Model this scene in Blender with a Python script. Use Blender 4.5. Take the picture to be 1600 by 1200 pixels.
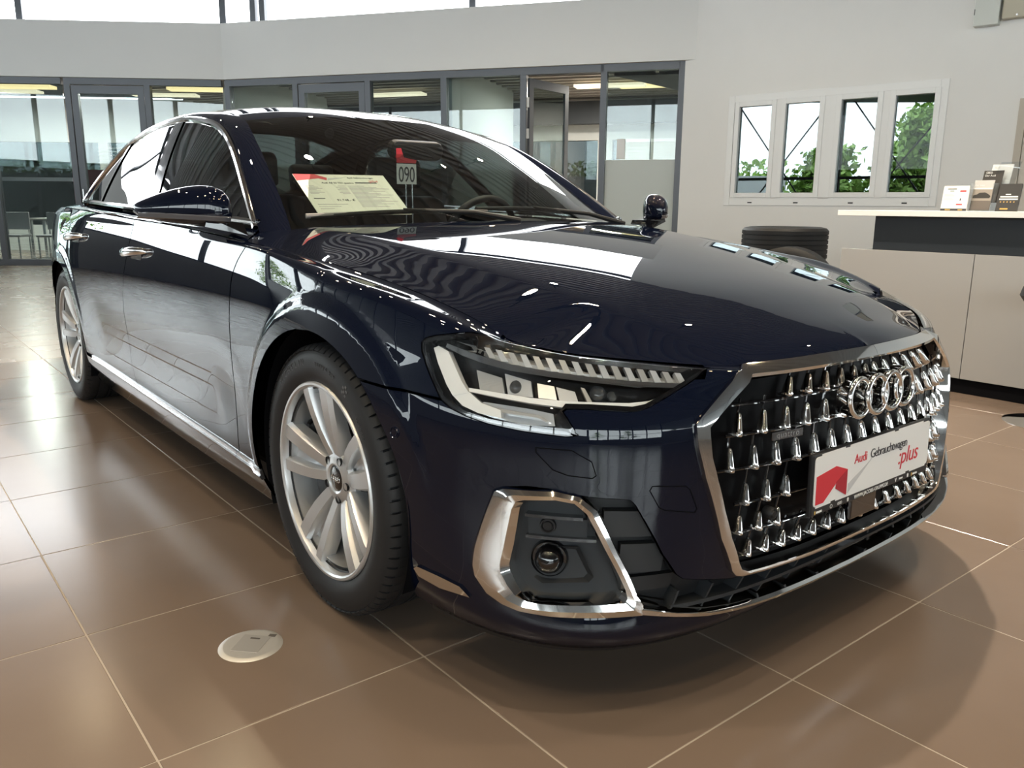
import bpy, bmesh, math, random
import numpy as np
from mathutils import Vector, Matrix

random.seed(7)
for _o in list(bpy.data.objects): bpy.data.objects.remove(_o)
scene = bpy.context.scene
COL = scene.collection
# ---------------------------------------------------------------- camera
cam_d = bpy.data.cameras.new('camera'); cam = bpy.data.objects.new('camera', cam_d); COL.objects.link(cam)
scene.camera = cam
def aim(pos, yaw, pitch, roll, fpx):
    f = Vector((math.cos(pitch)*math.cos(yaw), math.cos(pitch)*math.sin(yaw), math.sin(pitch)))
    r = f.cross(Vector((0, 0, 1))).normalized(); u = r.cross(f)
    R = math.cos(roll)*r + math.sin(roll)*u; U = -math.sin(roll)*r + math.cos(roll)*u
    M = Matrix((R, U, -f)).transposed().to_4x4(); M.translation = Vector(pos)
    cam.matrix_world = M
    cam_d.sensor_fit = 'HORIZONTAL'; cam_d.sensor_width = 36.0; cam_d.lens = 36.0*fpx/1600.0
    cam_d.clip_start = .05; cam_d.clip_end = 300
aim((1.8588, -1.8131, 1.0456), 2.4647, -.2154, .0069, 1278.98)
# ---------------------------------------------------------------- world: bright overcast sky
wd = bpy.data.worlds.new('overcast_sky'); scene.world = wd; wd.use_nodes = True
nt = wd.node_tree; nt.nodes.clear()
wo = nt.nodes.new('ShaderNodeOutputWorld'); bg = nt.nodes.new('ShaderNodeBackground')
bg.inputs[0].default_value = (.93, .97, 1.0, 1); bg.inputs[1].default_value = 3.2
nt.links.new(bg.outputs[0], wo.inputs[0])
vs = scene.view_settings
vs.view_transform = 'Standard'; vs.look = 'None'; vs.gamma = 1.0; vs.use_curve_mapping = False
vs.exposure = 1.55
scene.cycles.use_denoising = True
scene.cycles.max_bounces = 10; scene.cycles.transparent_max_bounces = 16
scene.cycles.diffuse_bounces = 4; scene.cycles.glossy_bounces = 5; scene.cycles.transmission_bounces = 6
scene.cycles.caustics_reflective = False; scene.cycles.caustics_refractive = False
scene.cycles.sample_clamp_indirect = 6.0
# ---------------------------------------------------------------- car surfaces (x forward from front axle, y left, z up; half model Y=|y|)
def pchip(xs, ys):
    xs = np.asarray(xs, float); ys = np.asarray(ys, float)
    h = np.diff(xs); d = np.diff(ys) / h
    m = np.zeros(len(xs))
    for i in range(1, len(xs) - 1):
        if d[i-1] * d[i] > 0:
            w1 = 2*h[i] + h[i-1]; w2 = h[i] + 2*h[i-1]
            m[i] = (w1 + w2) / (w1/d[i-1] + w2/d[i])
    m[0] = d[0]; m[-1] = d[-1]
    def f(x):
        x = np.asarray(x, float); xc = np.clip(x, xs[0], xs[-1])
        i = np.clip(np.searchsorted(xs, xc) - 1, 0, len(xs) - 2)
        t = (xc - xs[i]) / h[i]
        return ((1+2*t)*(1-t)**2*ys[i] + t*(1-t)**2*h[i]*m[i] + t*t*(3-2*t)*ys[i+1] + t*t*(t-1)*h[i]*m[i+1])
    return f

def nspline(P):
    """natural cubic spline through 3D (or 2D) points, chord parameter 0..1"""
    P = np.asarray(P, float); n = len(P)
    t = np.r_[0, np.cumsum(np.linalg.norm(np.diff(P, axis=0), axis=1))]; t /= t[-1]
    h = np.diff(t); A = np.eye(n); b = np.zeros_like(P)
    for i in range(1, n-1):
        A[i, i-1] = h[i-1]; A[i, i] = 2*(h[i-1]+h[i]); A[i, i+1] = h[i]
        b[i] = 6*((P[i+1]-P[i])/h[i] - (P[i]-P[i-1])/h[i-1])
    M = np.linalg.solve(A, b)
    def f(u):
        u = np.clip(np.asarray(u, float), 0, 1)
        i = np.clip(np.searchsorted(t, u) - 1, 0, n-2)
        a = (t[i+1]-u)[..., None]; c = (u-t[i])[..., None]; hh = h[i][..., None]
        return M[i]*a**3/(6*hh) + M[i+1]*c**3/(6*hh) + (P[i]/hh - M[i]*hh/6)*a + (P[i+1]/hh - M[i+1]*hh/6)*c
    return f

def sstep(a, b, x):
    t = np.clip((x-a)/(b-a), 0, 1); return t*t*(3-2*t)

# shut line / tornado line  S : x -> Y, z   (x from rear to the headlight)
S_PTS = np.array([(-4.05,.60,1.000),(-3.6,.800,1.014),(-3.3,.868,1.018),(-3.0,.905,1.018),(-2.4,.928,1.006),(-1.8,.932,.989),(-1.0,.930,.966),(-.70,.922,.950),(-.493,.91,.936),(-.341,.892,.923),
  (-.2,.878,.910),(-.055,.860,.896),(.041,.843,.883),(.16,.822,.865),(.268,.806,.846),(.372,.795,.825),(.455,.783,.804),(.5,.772,.787),(.54,.758,.768)])
# hood leading edge from the headlight to the middle of the nose
LE_PTS = np.array([(.54,.758,.768),(.592,.738,.7625),(.637,.710,.755),(.70,.650,.746),(.750,.582,.7385),(.792,.510,.730),(.824,.452,.7245),(.853,.394,.722),(.885,.27,.727),(.908,.14,.732),(.918,0,.734)])
S_Y = pchip(S_PTS[:,0], S_PTS[:,1]); S_Z = pchip(S_PTS[:,0], S_PTS[:,2])
LE = nspline(LE_PTS)
# soft crease of the fender
L_Z = pchip([-4.05,-3.0,-2.4,-1.6,-1.0,-.6,-.365,-.15,.01,.15,.302,.475], [.93,.955,.955,.95,.935,.928,.918,.890,.866,.852,.838,.803])
L_Y = pchip([-4.05,-3.0,-1.6,-1.0,-.365,.01,.302,.475], [.935,.937,.938,.937,.935,.935,.935,.935])
W_LO = pchip([.10,.14,.18,.22,.27,.35,.45,.6], [.86,.885,.905,.925,.944,.958,.964,.966])
XF = pchip([.10,.15,.17,.19,.22,.26,.31,.40,.50,.60,.70,.76], [.83,.872,.896,.912,.921,.929,.938,.947,.950,.946,.936,.925])
NX = pchip([.10,.19,.26,.35,.50,.60,.72,.80], [4.4,4.2,3.5,3.05,2.78,2.70,2.38,2.35])
BELT_Y = pchip([-4.0,-3.4,-2.8,-2.2,-1.8,-1.5,-1.2,-1.04,-.87,-.75,-.65,-.5], [.60,.74,.830,.862,.871,.871,.860,.846,.831,.820,.811,.796])
BELT_Z = pchip([-4.0,-3.4,-2.8,-2.2,-1.6,-1.0,-.75,-.6,-.5], [1.035,1.04,1.03,1.016,1.000,.984,.974,.966,.960])
FA = (.012, .352); RA = (-2.998, .352); ARCH_R = .394
def wl(z, yl, zl):
    z = np.asarray(z, float)
    t = np.clip((z-.6)/np.maximum(zl-.6, .02), 0, 1.3)
    return np.where(z < .6, W_LO(z), .966 - (.966-yl)*t**2.4)
CREF_Z = .55
def _front(c, z, yl, zl):
    """c in 0..1 round the nose"""
    n = NX(z); th = c*np.pi/2
    x = XF(z)*np.sin(th)**(2/n); y = wl(z, yl, zl)*np.clip(np.cos(th), 0, 1)**(2/n)
    return x, y
def bulge(x, z):
    """wheel arch flares and the hollow of the doors"""
    d = 0
    for (cx, cz), k in ((FA, 1), (RA, .8)):
        r = np.hypot(x-cx, z-cz); a = np.arctan2(z-cz, x-cx)
        r2 = .432 + .035*np.clip(np.cos(a-1.0), 0, 1)
        d = d + k*.011*(1-sstep(r2-.012, r2+.020, r))*np.where(x > cx, sstep(.02, .26, z-cz), 1.)
    door = sstep(-.42, -.75, x)*sstep(-2.62, -2.2, x)
    d = d - .016*door*np.exp(-((z-.44)/.13)**2)
    return d
def c_of_x(x, z, yl, zl):
    n = NX(z); return np.arcsin(np.clip(x/XF(z), 0, 1)**(n/2))/(np.pi/2)
# column list: negative = x along the side, 0..1 = round the nose (uniform in arc length at CREF_Z)
def make_columns(ds=.011, xr=-3.35):
    cc = np.linspace(0, 1, 6001)**1.6
    x, y = _front(cc, np.full_like(cc, CREF_Z), .935, .8)
    s = np.r_[0, np.cumsum(np.hypot(np.diff(x), np.diff(y)))]
    n = int(s[-1]/ds); cf = np.interp(np.linspace(0, s[-1], n+1), s, cc)
    sf = np.linspace(0, s[-1], n+1)
    side = np.arange(xr, -1e-6, ds*1.2)
    return np.r_[side, cf], np.r_[side, sf], s[-1]
SLEN = make_columns()[2]
_cc = np.linspace(0, 1, 6001)**1.6
_x, _y = _front(_cc, np.full_like(_cc, CREF_Z), .935, .8)
_s = np.r_[0, np.cumsum(np.hypot(np.diff(_x), np.diff(_y)))]
def c_of_s(s): return np.where(s <= 0, s, np.interp(s, _s, _cc))

def top_curves(s):
    """for column s (scalar array): the L row (x,Y,z) is implied by z only; returns zL, yL and the S point"""
    c = c_of_s(s)
    zL = np.where(s <= .475, L_Z(s), 0); yL = np.where(s <= .475, L_Y(np.minimum(s, .475)), .935)
    # front part: s from .475 to SLEN along the leading edge
    t = np.clip((s-.475)/(SLEN-.475), 0, 1)
    zf = np.interp(t, [0,.12,.25,.45,.62,1], [.803,.772,.748,.722,.706,.717])
    zL = np.where(s > .475, zf, zL)
    # S point: the side by x, the nose by the angle about (.25, 0)
    xs = np.minimum(s, .3); sx = xs.copy(); sy = S_Y(xs); sz = S_Z(xs)
    tx = np.linspace(.15, .54, 200); tab = np.vstack([np.stack([tx, S_Y(tx), S_Z(tx)], 1), LE(np.linspace(0, 1, 500))[1:]])
    ang = np.arctan2(tab[:,1], tab[:,0]-.25)
    Lp = side_pt(s, zL, zL, yL); al = np.arctan2(Lp[:,1], Lp[:,0]-.25)
    k = sstep(.2, .4, s)
    for d, arr in ((0, 'x'), (1, 'y'), (2, 'z')):
        v = np.interp(-al, -ang, tab[:,d])
        if d == 0: sx = np.where(s > .2, sx*(1-k)+v*k, sx)
        if d == 1: sy = np.where(s > .2, sy*(1-k)+v*k, sy)
        if d == 2: sz = np.where(s > .2, sz*(1-k)+v*k, sz)
    return zL, yL, np.stack([sx, sy, sz], 1)

def side_pt(s, z, zL, yL):
    """lower tub point for column s, height z (broadcast)"""
    c = c_of_s(s)
    xs = np.where(s <= 0, s, 0)
    y_side = wl(z, yL, zL) - .06*sstep(-2.7, -4.3, xs)
    xf, yf = _front(np.clip(c, 0, 1), z, yL, zL)
    x = np.where(s <= 0, xs, xf); y = np.where(s <= 0, y_side, yf)
    b = bulge(x, z)*sstep(.78, .55, x)
    return np.stack(np.broadcast_arrays(x, y + b, z), -1)

def smooth1(a, k):
    for _ in range(k): a = np.r_[a[0], .25*a[:-2]+.5*a[1:-1]+.25*a[2:], a[-1]]
    return a

def tub_grid(ds=.011, dz=.012, xr=-3.35, zb0=.15):
    cols, sv, slen = make_columns(ds, xr)
    zL, yL, S = top_curves(sv)
    zL = smooth1(zL, 12)
    zb = np.full(len(sv), zb0)
    nlo = int(.72/dz); nup = 12
    rows = []; zz = []
    for k in range(nlo+1):
        z = zb + (zL-zb)*k/nlo
        rows.append(side_pt(sv, z, zL, yL))
    Lp = rows[-1]
    # outward tangent at L, then a rounded roll to S
    tan = rows[-1]-rows[-2]; tan /= np.linalg.norm(tan, axis=1)[:, None]
    dist = np.linalg.norm(S-Lp, axis=1)[:, None]
    door = sstep(-.30, -.55, sv)[:, None]
    k1 = .35*(1-door)+.30*door
    C1 = Lp + tan*dist*k1
    inn = S.copy(); 
    # end tangent: mostly inward on the fender, upward-inward on the doors
    e = np.stack([np.zeros(len(sv)), -np.ones(len(sv)), .25*np.ones(len(sv))], 1)
    nose = sstep(.45, .75, sv)[:, None]
    ef = np.stack([-np.ones(len(sv))*.8, -np.ones(len(sv))*.25, .55*np.ones(len(sv))], 1)
    e = e*(1-nose)+ef*nose
    e = e*(1-door)+np.array([[0, -.35, 1.0]])*door
    e /= np.linalg.norm(e, axis=1)[:, None]
    C2 = S - e*dist*.40
    for k in range(1, nup+1):
        t = k/nup
        rows.append((1-t)**3*Lp + 3*t*(1-t)**2*C1 + 3*t*t*(1-t)*C2 + t**3*S)
    P = np.array(rows)            # rows x cols x 3
    return P, sv, nlo

# hood -------------------------------------------------------------
HC = pchip([-.50,-.35,-.2,0,.2,.4,.6,.75,.85,.918], [.995,.984,.968,.943,.913,.878,.838,.797,.765,.734])
KY = pchip([-.65,-.4,-.1,.2,.5,.7,.853,.93], [.70,.665,.62,.568,.50,.448,.394,.36])
def edge_Y(x):
    """half width of the hood at x"""
    t = np.linspace(0, 1, 400); P = LE(t)
    xs = np.r_[np.linspace(-.7, .54, 300), P[1:,0]]; ys = np.r_[S_Y(np.linspace(-.7, .54, 300)), P[1:,1]]
    zs = np.r_[S_Z(np.linspace(-.7, .54, 300)), P[1:,2]]
    return np.interp(x, xs, ys), np.interp(x, xs, zs)
def hood_z(x, y):
    ye, ze = edge_Y(x)
    zc = HC(x); yk = np.minimum(KY(x), ye)
    zk = zc - .020 - .010*np.clip(x, 0, 1)
    fr = sstep(.70, .853, x)
    zk = zk*(1-fr) + fr*(np.interp(x, [.7,.853,.93], [zk if np.isscalar(zk) else .775, .724, .724]))
    zk = np.minimum(zk, zc)
    q = np.abs(y)
    zi = zc - (zc-zk)*np.clip(q/np.maximum(yk, 1e-3), 0, 1)**2.2
    t = np.clip((q-yk)/np.maximum(ye-yk, 1e-3), 0, 1)
    # outside the ridge: falls, small hollow, then flattens to the edge
    zo = zk + (ze-zk)*(t + .25*t*(1-t))
    return np.where(q <= yk, zi, zo)

# greenhouse ---------------------------------------------------------
def side_glass_Y(x, z):
    dz = z - BELT_Z(x)
    return BELT_Y(x) - .50*dz - .38*dz*np.abs(dz)
WS_BASE = nspline([(-.625,.820,.966),(-.56,.68,.975),(-.49,.45,.985),(-.455,.2,.99),(-.45,0,.99)])
WS_TOP = nspline([(-1.335,.555,1.366),(-1.30,.42,1.378),(-1.275,.22,1.387),(-1.268,0,1.391)])
def tub_w(P, nlo):
    W = P[..., 2].copy()
    for k in range(nlo+1, len(P)): W[k] = W[k-1] + np.linalg.norm(P[k]-P[k-1], axis=1)
    return W
# ---------------------------------------------------------------- materials
MATS = {}
def mat(name, col=(.5,.5,.5), rough=.5, metal=0., coat=0., spec=.5, emit=None, estr=0., coat_rough=.03, trans=0., alpha=1., ior=1.45, noise=None, bump=None):
    if name in MATS: return MATS[name]
    m = bpy.data.materials.new(name); m.use_nodes = True
    nt = m.node_tree; b = nt.nodes['Principled BSDF']
    b.inputs['Base Color'].default_value = (*col, 1); b.inputs['Roughness'].default_value = rough
    b.inputs['Metallic'].default_value = metal; b.inputs['Coat Weight'].default_value = coat
    b.inputs['Coat Roughness'].default_value = coat_rough; b.inputs['Specular IOR Level'].default_value = spec
    b.inputs['IOR'].default_value = ior; b.inputs['Transmission Weight'].default_value = trans
    if emit: b.inputs['Emission Color'].default_value = (*emit, 1); b.inputs['Emission Strength'].default_value = estr
    if noise or bump:
        tc = nt.nodes.new('ShaderNodeTexCoord')
    if noise:
        sc, amt, col2 = noise
        n = nt.nodes.new('ShaderNodeTexNoise'); n.inputs['Scale'].default_value = sc; n.inputs['Detail'].default_value = 6
        mx = nt.nodes.new('ShaderNodeMix'); mx.data_type = 'RGBA'
        mx.inputs[6].default_value = (*col, 1); mx.inputs[7].default_value = (*col2, 1)
        mp = nt.nodes.new('ShaderNodeMapRange'); mp.inputs[1].default_value = .35; mp.inputs[2].default_value = .65; mp.inputs[4].default_value = amt
        nt.links.new(tc.outputs['Object'], n.inputs['Vector']); nt.links.new(n.outputs[0], mp.inputs[0]); nt.links.new(mp.outputs[0], mx.inputs[0])
        nt.links.new(mx.outputs[2], b.inputs['Base Color'])
    if bump:
        sc, st = bump
        n2 = nt.nodes.new('ShaderNodeTexNoise'); n2.inputs['Scale'].default_value = sc; n2.inputs['Detail'].default_value = 4
        bp = nt.nodes.new('ShaderNodeBump'); bp.inputs['Strength'].default_value = st; bp.inputs['Distance'].default_value = .002
        nt.links.new(tc.outputs['Object'], n2.inputs['Vector']); nt.links.new(n2.outputs[0], bp.inputs['Height']); nt.links.new(bp.outputs[0], b.inputs['Normal'])
    MATS[name] = m; return m
def glass(name, tint=(.8,.85,.85), refl=1.0, rough=0., ior=1.5):
    """thin sheet of glass: fresnel mirror over a tinted clear layer"""
    if name in MATS: return MATS[name]
    m = bpy.data.materials.new(name); m.use_nodes = True; nt = m.node_tree; nt.nodes.clear()
    o = nt.nodes.new('ShaderNodeOutputMaterial'); mx = nt.nodes.new('ShaderNodeMixShader')
    t = nt.nodes.new('ShaderNodeBsdfTransparent'); t.inputs[0].default_value = (*tint, 1)
    g = nt.nodes.new('ShaderNodeBsdfGlossy'); g.inputs['Roughness'].default_value = rough; g.inputs['Color'].default_value = (refl, refl, refl, 1)
    # schlick fresnel, the same from both sides of the sheet
    lw = nt.nodes.new('ShaderNodeLayerWeight'); lw.inputs['Blend'].default_value = .5
    pw = nt.nodes.new('ShaderNodeMath'); pw.operation = 'POWER'; pw.inputs[1].default_value = 5.
    r0 = ((ior-1)/(ior+1))**2*1.8; ma = nt.nodes.new('ShaderNodeMath'); ma.operation = 'MULTIPLY_ADD'; ma.inputs[1].default_value = 1-r0; ma.inputs[2].default_value = r0
    nt.links.new(lw.outputs['Facing'], pw.inputs[0]); nt.links.new(pw.outputs[0], ma.inputs[0])
    nt.links.new(ma.outputs[0], mx.inputs[0]); nt.links.new(t.outputs[0], mx.inputs[1]); nt.links.new(g.outputs[0], mx.inputs[2])
    nt.links.new(mx.outputs[0], o.inputs[0]); MATS[name] = m; return m
PAINT = mat('navy_paint', (.0030, .0050, .0140), .9, metal=.0, coat=1.0, coat_rough=.0, spec=.0)
CHROME = mat('chrome', (.82, .81, .79), .06, metal=1.)
SATIN = mat('satin_aluminium', (.78, .78, .79), .22, metal=1.)
ALLOY = mat('silver_alloy', (.60, .60, .60), .36, metal=.7, coat=.4, coat_rough=.1)
DKALLOY = mat('dark_alloy', (.03, .03, .032), .3, metal=.6, coat=.5)
RUBBER = mat('tyre_rubber', (.017, .017, .018), .55, spec=.4)
PLAST = mat('black_plastic', (.014, .014, .015), .45, spec=.4)
PLAST2 = mat('grey_black_plastic', (.026, .028, .031), .5, spec=.4)
GLOSSB = mat('gloss_black', (.004, .004, .005), .08, coat=1.0)
VOID = mat('dark_liner', (.004, .004, .005), .9, spec=.1)
WGLASS = glass('windscreen_glass', (.64, .69, .67), 1.0, 0., 1.6)
SGLASS = glass('side_glass', (.16, .18, .18), 1.0, 0., 1.75)
LENS = glass('lamp_lens', (.92, .93, .93), 1.0, 0., 1.45)
WHITE = mat('white_print', (.80, .80, .78), .5)
RED = mat('red_print', (.62, .03, .045), .5)
DKGREY = mat('dark_print', (.05, .05, .055), .5)
GREYP = mat('grey_print', (.55, .55, .55), .5)
STEEL = mat('brake_steel', (.10, .10, .10), .45, metal=.9)

# ---------------------------------------------------------------- mesh helpers
def new_obj(name, data, parent=None, kind=None, label=None, category=None, group=None, loc=None):
    o = bpy.data.objects.new(name, data); COL.objects.link(o)
    if parent is not None: o.parent = parent
    if kind: o['kind'] = kind
    if label: o['label'] = label
    if category: o['category'] = category
    if group: o['group'] = group
    if loc is not None: o.location = loc
    return o
def mk_mesh(name, V, F, m=None, smooth=False, normals=None):
    me = bpy.data.meshes.new(name)
    V = np.asarray(V, float)
    me.from_pydata(V.tolist(), [], [tuple(int(i) for i in f) for f in F]); me.update()
    if m is not None: me.materials.append(m)
    if smooth or normals is not None:
        me.polygons.foreach_set('use_smooth', [True]*len(me.polygons))
    if normals is not None:
        N = np.asarray(normals, float); N /= np.maximum(np.linalg.norm(N, axis=1), 1e-9)[:, None]
        me.normals_split_custom_set_from_vertices(N.tolist())
    return me
def obj(name, V, F, m, parent=None, smooth=False, normals=None, **k):
    return new_obj(name, mk_mesh(name, V, F, m, smooth, normals), parent, **k)
class MB:
    """collects simple shapes into ONE mesh"""
    def __init__(s): s.V = []; s.F = []
    def add(s, V, F):
        o = len(s.V); s.V += [tuple(map(float, v)) for v in V]; s.F += [tuple(i+o for i in f) for f in F]; return s
    def box(s, a, b):
        x0,y0,z0 = a; x1,y1,z1 = b
        return s.add([(x0,y0,z0),(x1,y0,z0),(x1,y1,z0),(x0,y1,z0),(x0,y0,z1),(x1,y0,z1),(x1,y1,z1),(x0,y1,z1)],
                     [(0,3,2,1),(4,5,6,7),(0,1,5,4),(1,2,6,5),(2,3,7,6),(3,0,4,7)])
    def obox(s, o, ux, uy, uz):
        """box from origin and three edge vectors"""
        o, ux, uy, uz = map(np.asarray, (o, ux, uy, uz))
        P = [o, o+ux, o+ux+uy, o+uy, o+uz, o+ux+uz, o+ux+uy+uz, o+uy+uz]
        F = [(0,3,2,1),(4,5,6,7),(0,1,5,4),(1,2,6,5),(2,3,7,6),(3,0,4,7)]
        if np.dot(np.cross(ux, uy), uz) < 0: F = [f[::-1] for f in F]
        return s.add(P, F)
    def tube(s, pts, r, n=10, cap=True, closed=False):
        pts = [np.asarray(p, float) for p in pts]; N = len(pts); rr = r if hasattr(r, '__len__') else [r]*N
        V = []; 
        prev = None
        for i, p in enumerate(pts):
            if closed: t = pts[(i+1) % N]-pts[i-1]
            else: t = pts[min(i+1, N-1)]-pts[max(i-1, 0)]
            t = t/np.linalg.norm(t)
            if prev is None:
                a = np.array([0,0,1.]) if abs(t[2]) < .9 else np.array([1.,0,0])
                u = np.cross(t, a)
            else: u = prev-t*np.dot(prev, t)
            u /= np.linalg.norm(u); prev = u; w = np.cross(t, u)
            for k in range(n):
                a = 2*math.pi*k/n; V.append(p+rr[i]*(math.cos(a)*u+math.sin(a)*w))
        F = []
        for i in range(N if closed else N-1):
            j = (i+1) % N
            for k in range(n): F.append((i*n+k, i*n+(k+1) % n, j*n+(k+1) % n, j*n+k))
        if cap and not closed: F += [tuple(range(n))[::-1], tuple((N-1)*n+k for k in range(n))]
        return s.add(V, F)
    def lathe(s, prof, n=48, axis='y', c=(0,0,0), close=False):
        """prof: list of (r, h) along axis"""
        V = []; F = []; m = len(prof)
        for k in range(n):
            a = 2*math.pi*k/n
            for r, h in prof:
                u, v = r*math.cos(a), r*math.sin(a)
                p = (u, h, v) if axis == 'y' else ((u, v, h) if axis == 'z' else (h, u, v))
                V.append((p[0]+c[0], p[1]+c[1], p[2]+c[2]))
        for k in range(n):
            k2 = (k+1) % n
            for i in range(m if close else m-1):
                i2 = (i+1) % m
                f = (k*m+i, k*m+i2, k2*m+i2, k2*m+i)
                F.append(f)
        return s.add(V, F)
    def prism(s, poly, o, ux, uy, uz, h0, h1):
        """polygon (2D, ccw) in frame o,ux,uy extruded along uz"""
        o, ux, uy, uz = map(lambda q: np.asarray(q, float), (o, ux, uy, uz)); n = len(poly)
        V = [o+a*ux+b*uy+h0*uz for a, b in poly]+[o+a*ux+b*uy+h1*uz for a, b in poly]
        F = [tuple(range(n))[::-1], tuple(range(n, 2*n))]+[(i, (i+1) % n, n+(i+1) % n, n+i) for i in range(n)]
        return s.add(V, F)
    def mesh(s, name, m=None, smooth=False, bevel=0, seg=2, angle=40):
        me = mk_mesh(name, s.V, s.F, m)
        bm = bmesh.new(); bm.from_mesh(me); bmesh.ops.recalc_face_normals(bm, faces=bm.faces)
        if bevel: bmesh.ops.bevel(bm, geom=[e for e in bm.edges if e.is_manifold and e.calc_face_angle(0) > math.radians(25)], offset=bevel, segments=seg, affect='EDGES', profile=.5, clamp_overlap=True)
        if smooth:
            for f in bm.faces: f.smooth = True
            for e in bm.edges: e.smooth = not (e.is_manifold and e.calc_face_angle(0) > math.radians(angle))
        bm.to_mesh(me); bm.free(); return me
    def obj(s, name, m, parent=None, smooth=False, bevel=0, seg=2, angle=40, **k):
        return new_obj(name, s.mesh(name, m, smooth, bevel, seg, angle), parent, **k)
def sdf(poly, x, y):
    """signed distance to a polygon, positive inside"""
    P = np.asarray(poly, float); x = np.asarray(x); y = np.asarray(y)
    d = np.full(x.shape, 1e9); ins = np.zeros(x.shape, bool); n = len(P)
    for i in range(n):
        a, b = P[i], P[(i+1) % n]; e = b-a; L = max(e@e, 1e-12)
        t = np.clip(((x-a[0])*e[0]+(y-a[1])*e[1])/L, 0, 1)
        d = np.minimum(d, np.hypot(x-a[0]-t*e[0], y-a[1]-t*e[1]))
        c = ((a[1] > y) != (b[1] > y)) & (x < (b[0]-a[0])*(y-a[1])/(b[1]-a[1]+1e-15)+a[0])
        ins ^= c
    return np.where(ins, d, -d)
def grid_tris(R, C, flip=False):
    i = np.arange(R*C).reshape(R, C)
    a, b, c, d = i[:-1,:-1].ravel(), i[:-1,1:].ravel(), i[1:,1:].ravel(), i[1:,:-1].ravel()
    T = np.r_[np.c_[a,b,c], np.c_[a,c,d]]
    return T[:, ::-1] if flip else T
def grid_normals(P, out=None):
    du = np.gradient(P, axis=1); dv = np.gradient(P, axis=0)
    N = np.cross(du, dv); N /= np.maximum(np.linalg.norm(N, axis=2), 1e-12)[..., None]
    return N
def clip(D, T, f):
    """keep the part of the triangle mesh where f > 0 (f per vertex); D = attribute rows"""
    f = np.asarray(f, float); f = np.where(np.abs(f) < 1e-7, 1e-7, f); ins = f > 0; cnt = ins[T].sum(1)
    keep = [T[cnt == 3]]; newD = []; cache = {}; extra = []; n0 = len(D)
    def cut(a, b):
        k = (a, b) if a < b else (b, a)
        if k not in cache:
            t = f[k[0]]/(f[k[0]]-f[k[1]]); newD.append(D[k[0]]*(1-t)+D[k[1]]*t); cache[k] = n0+len(newD)-1
        return cache[k]
    for tri in T[(cnt == 1) | (cnt == 2)]:
        out = []
        for i in range(3):
            a, b = int(tri[i]), int(tri[(i+1) % 3])
            if ins[a]: out.append(a)
            if ins[a] != ins[b]: out.append(cut(a, b))
        for i in range(1, len(out)-1): extra.append((out[0], out[i], out[i+1]))
    if extra: keep.append(np.array(extra))
    T2 = np.concatenate(keep) if len(keep) else np.zeros((0,3), int)
    D2 = np.vstack([D]+([np.array(newD)] if newD else []))
    u, inv = np.unique(T2.ravel(), return_inverse=True)
    return D2[u], inv.reshape(-1, 3)
def flange(D, T, depth, rad=.0016):
    """border of a sheet rolled inwards: returns V, N, F to append"""
    e = np.r_[T[:, [0,1]], T[:, [1,2]], T[:, [2,0]]]
    s = np.sort(e, 1); key = s[:,0]*10**7+s[:,1]; u, idx, c = np.unique(key, return_index=True, return_counts=True)
    b = e[idx[c == 1]]
    vs = np.unique(b); mp = {int(v): i for i, v in enumerate(vs)}
    P = D[vs,:3]; N = D[vs,3:6]/np.maximum(np.linalg.norm(D[vs,3:6], axis=1), 1e-9)[:, None]; k = len(vs)
    side = np.zeros((k,3))
    for a, c2 in b:
        d = D[c2,:3]-D[a,:3]; w = np.cross(d, D[a,3:6]); w /= max(np.linalg.norm(w), 1e-12); side[mp[int(a)]] += w; side[mp[int(c2)]] += w
    side /= np.maximum(np.linalg.norm(side, axis=1), 1e-9)[:, None]
    r1 = P+side*rad*.7-N*rad*.3; n1 = N+side; r2 = P+side*rad-N*rad; r3 = P+side*rad-N*depth
    F = []
    for a, c2 in b:
        i, j = mp[int(a)], mp[int(c2)]
        for q in range(3): F.append((j+q*k, i+q*k, i+(q+1)*k, j+(q+1)*k)[::-1])
    return np.vstack([P, r1, r2, r3]), np.vstack([N, n1, side, side]), F
def emit_panel(name, D, T, m, parent, side=1, fl=.010, **k):
    """side +1 = left (y=+Y), -1 = right, 0 = both halves in one mesh"""
    V, N, F = D[:,:3], D[:,3:6], [tuple(t) for t in T]
    if fl:
        V2, N2, F2 = flange(D, T, fl); o = len(V)
        V = np.vstack([V, V2]); N = np.vstack([N, N2]); F = F+[tuple(i+o for i in q) for q in F2]
    mir = np.array([1,-1,1.])
    if side == -1: V, N, F = V*mir, N*mir, [f[::-1] for f in F]
    if side == 0:
        o = len(V); F = F+[tuple(i+o for i in f[::-1]) for f in F]; V = np.vstack([V, V*mir]); N = np.vstack([N, N*mir])
    return obj(name, V, F, m, parent, normals=N, **k)
def text_mesh(s, size, m, name='lettering', align='LEFT', shear=0, ext=.0004, space=1.0):
    cu = bpy.data.curves.new(name, 'FONT'); cu.body = s; cu.size = size; cu.align_x = align; cu.shear = shear; cu.extrude = ext; cu.resolution_u = 3; cu.space_character = space
    o = bpy.data.objects.new('tmp_text', cu); COL.objects.link(o)
    dg = bpy.context.evaluated_depsgraph_get(); me = bpy.data.meshes.new_from_object(o.evaluated_get(dg))
    bpy.data.objects.remove(o); bpy.data.curves.remove(cu); me.name = name; me.materials.clear(); me.materials.append(m); return me
def frame_mat(o, ux, uy):
    ux = Vector(ux).normalized(); uy = Vector(uy); uy = (uy-ux*uy.dot(ux)).normalized(); uz = ux.cross(uy)
    M = Matrix((ux, uy, uz)).transposed().to_4x4(); M.translation = Vector(o); return M
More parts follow.
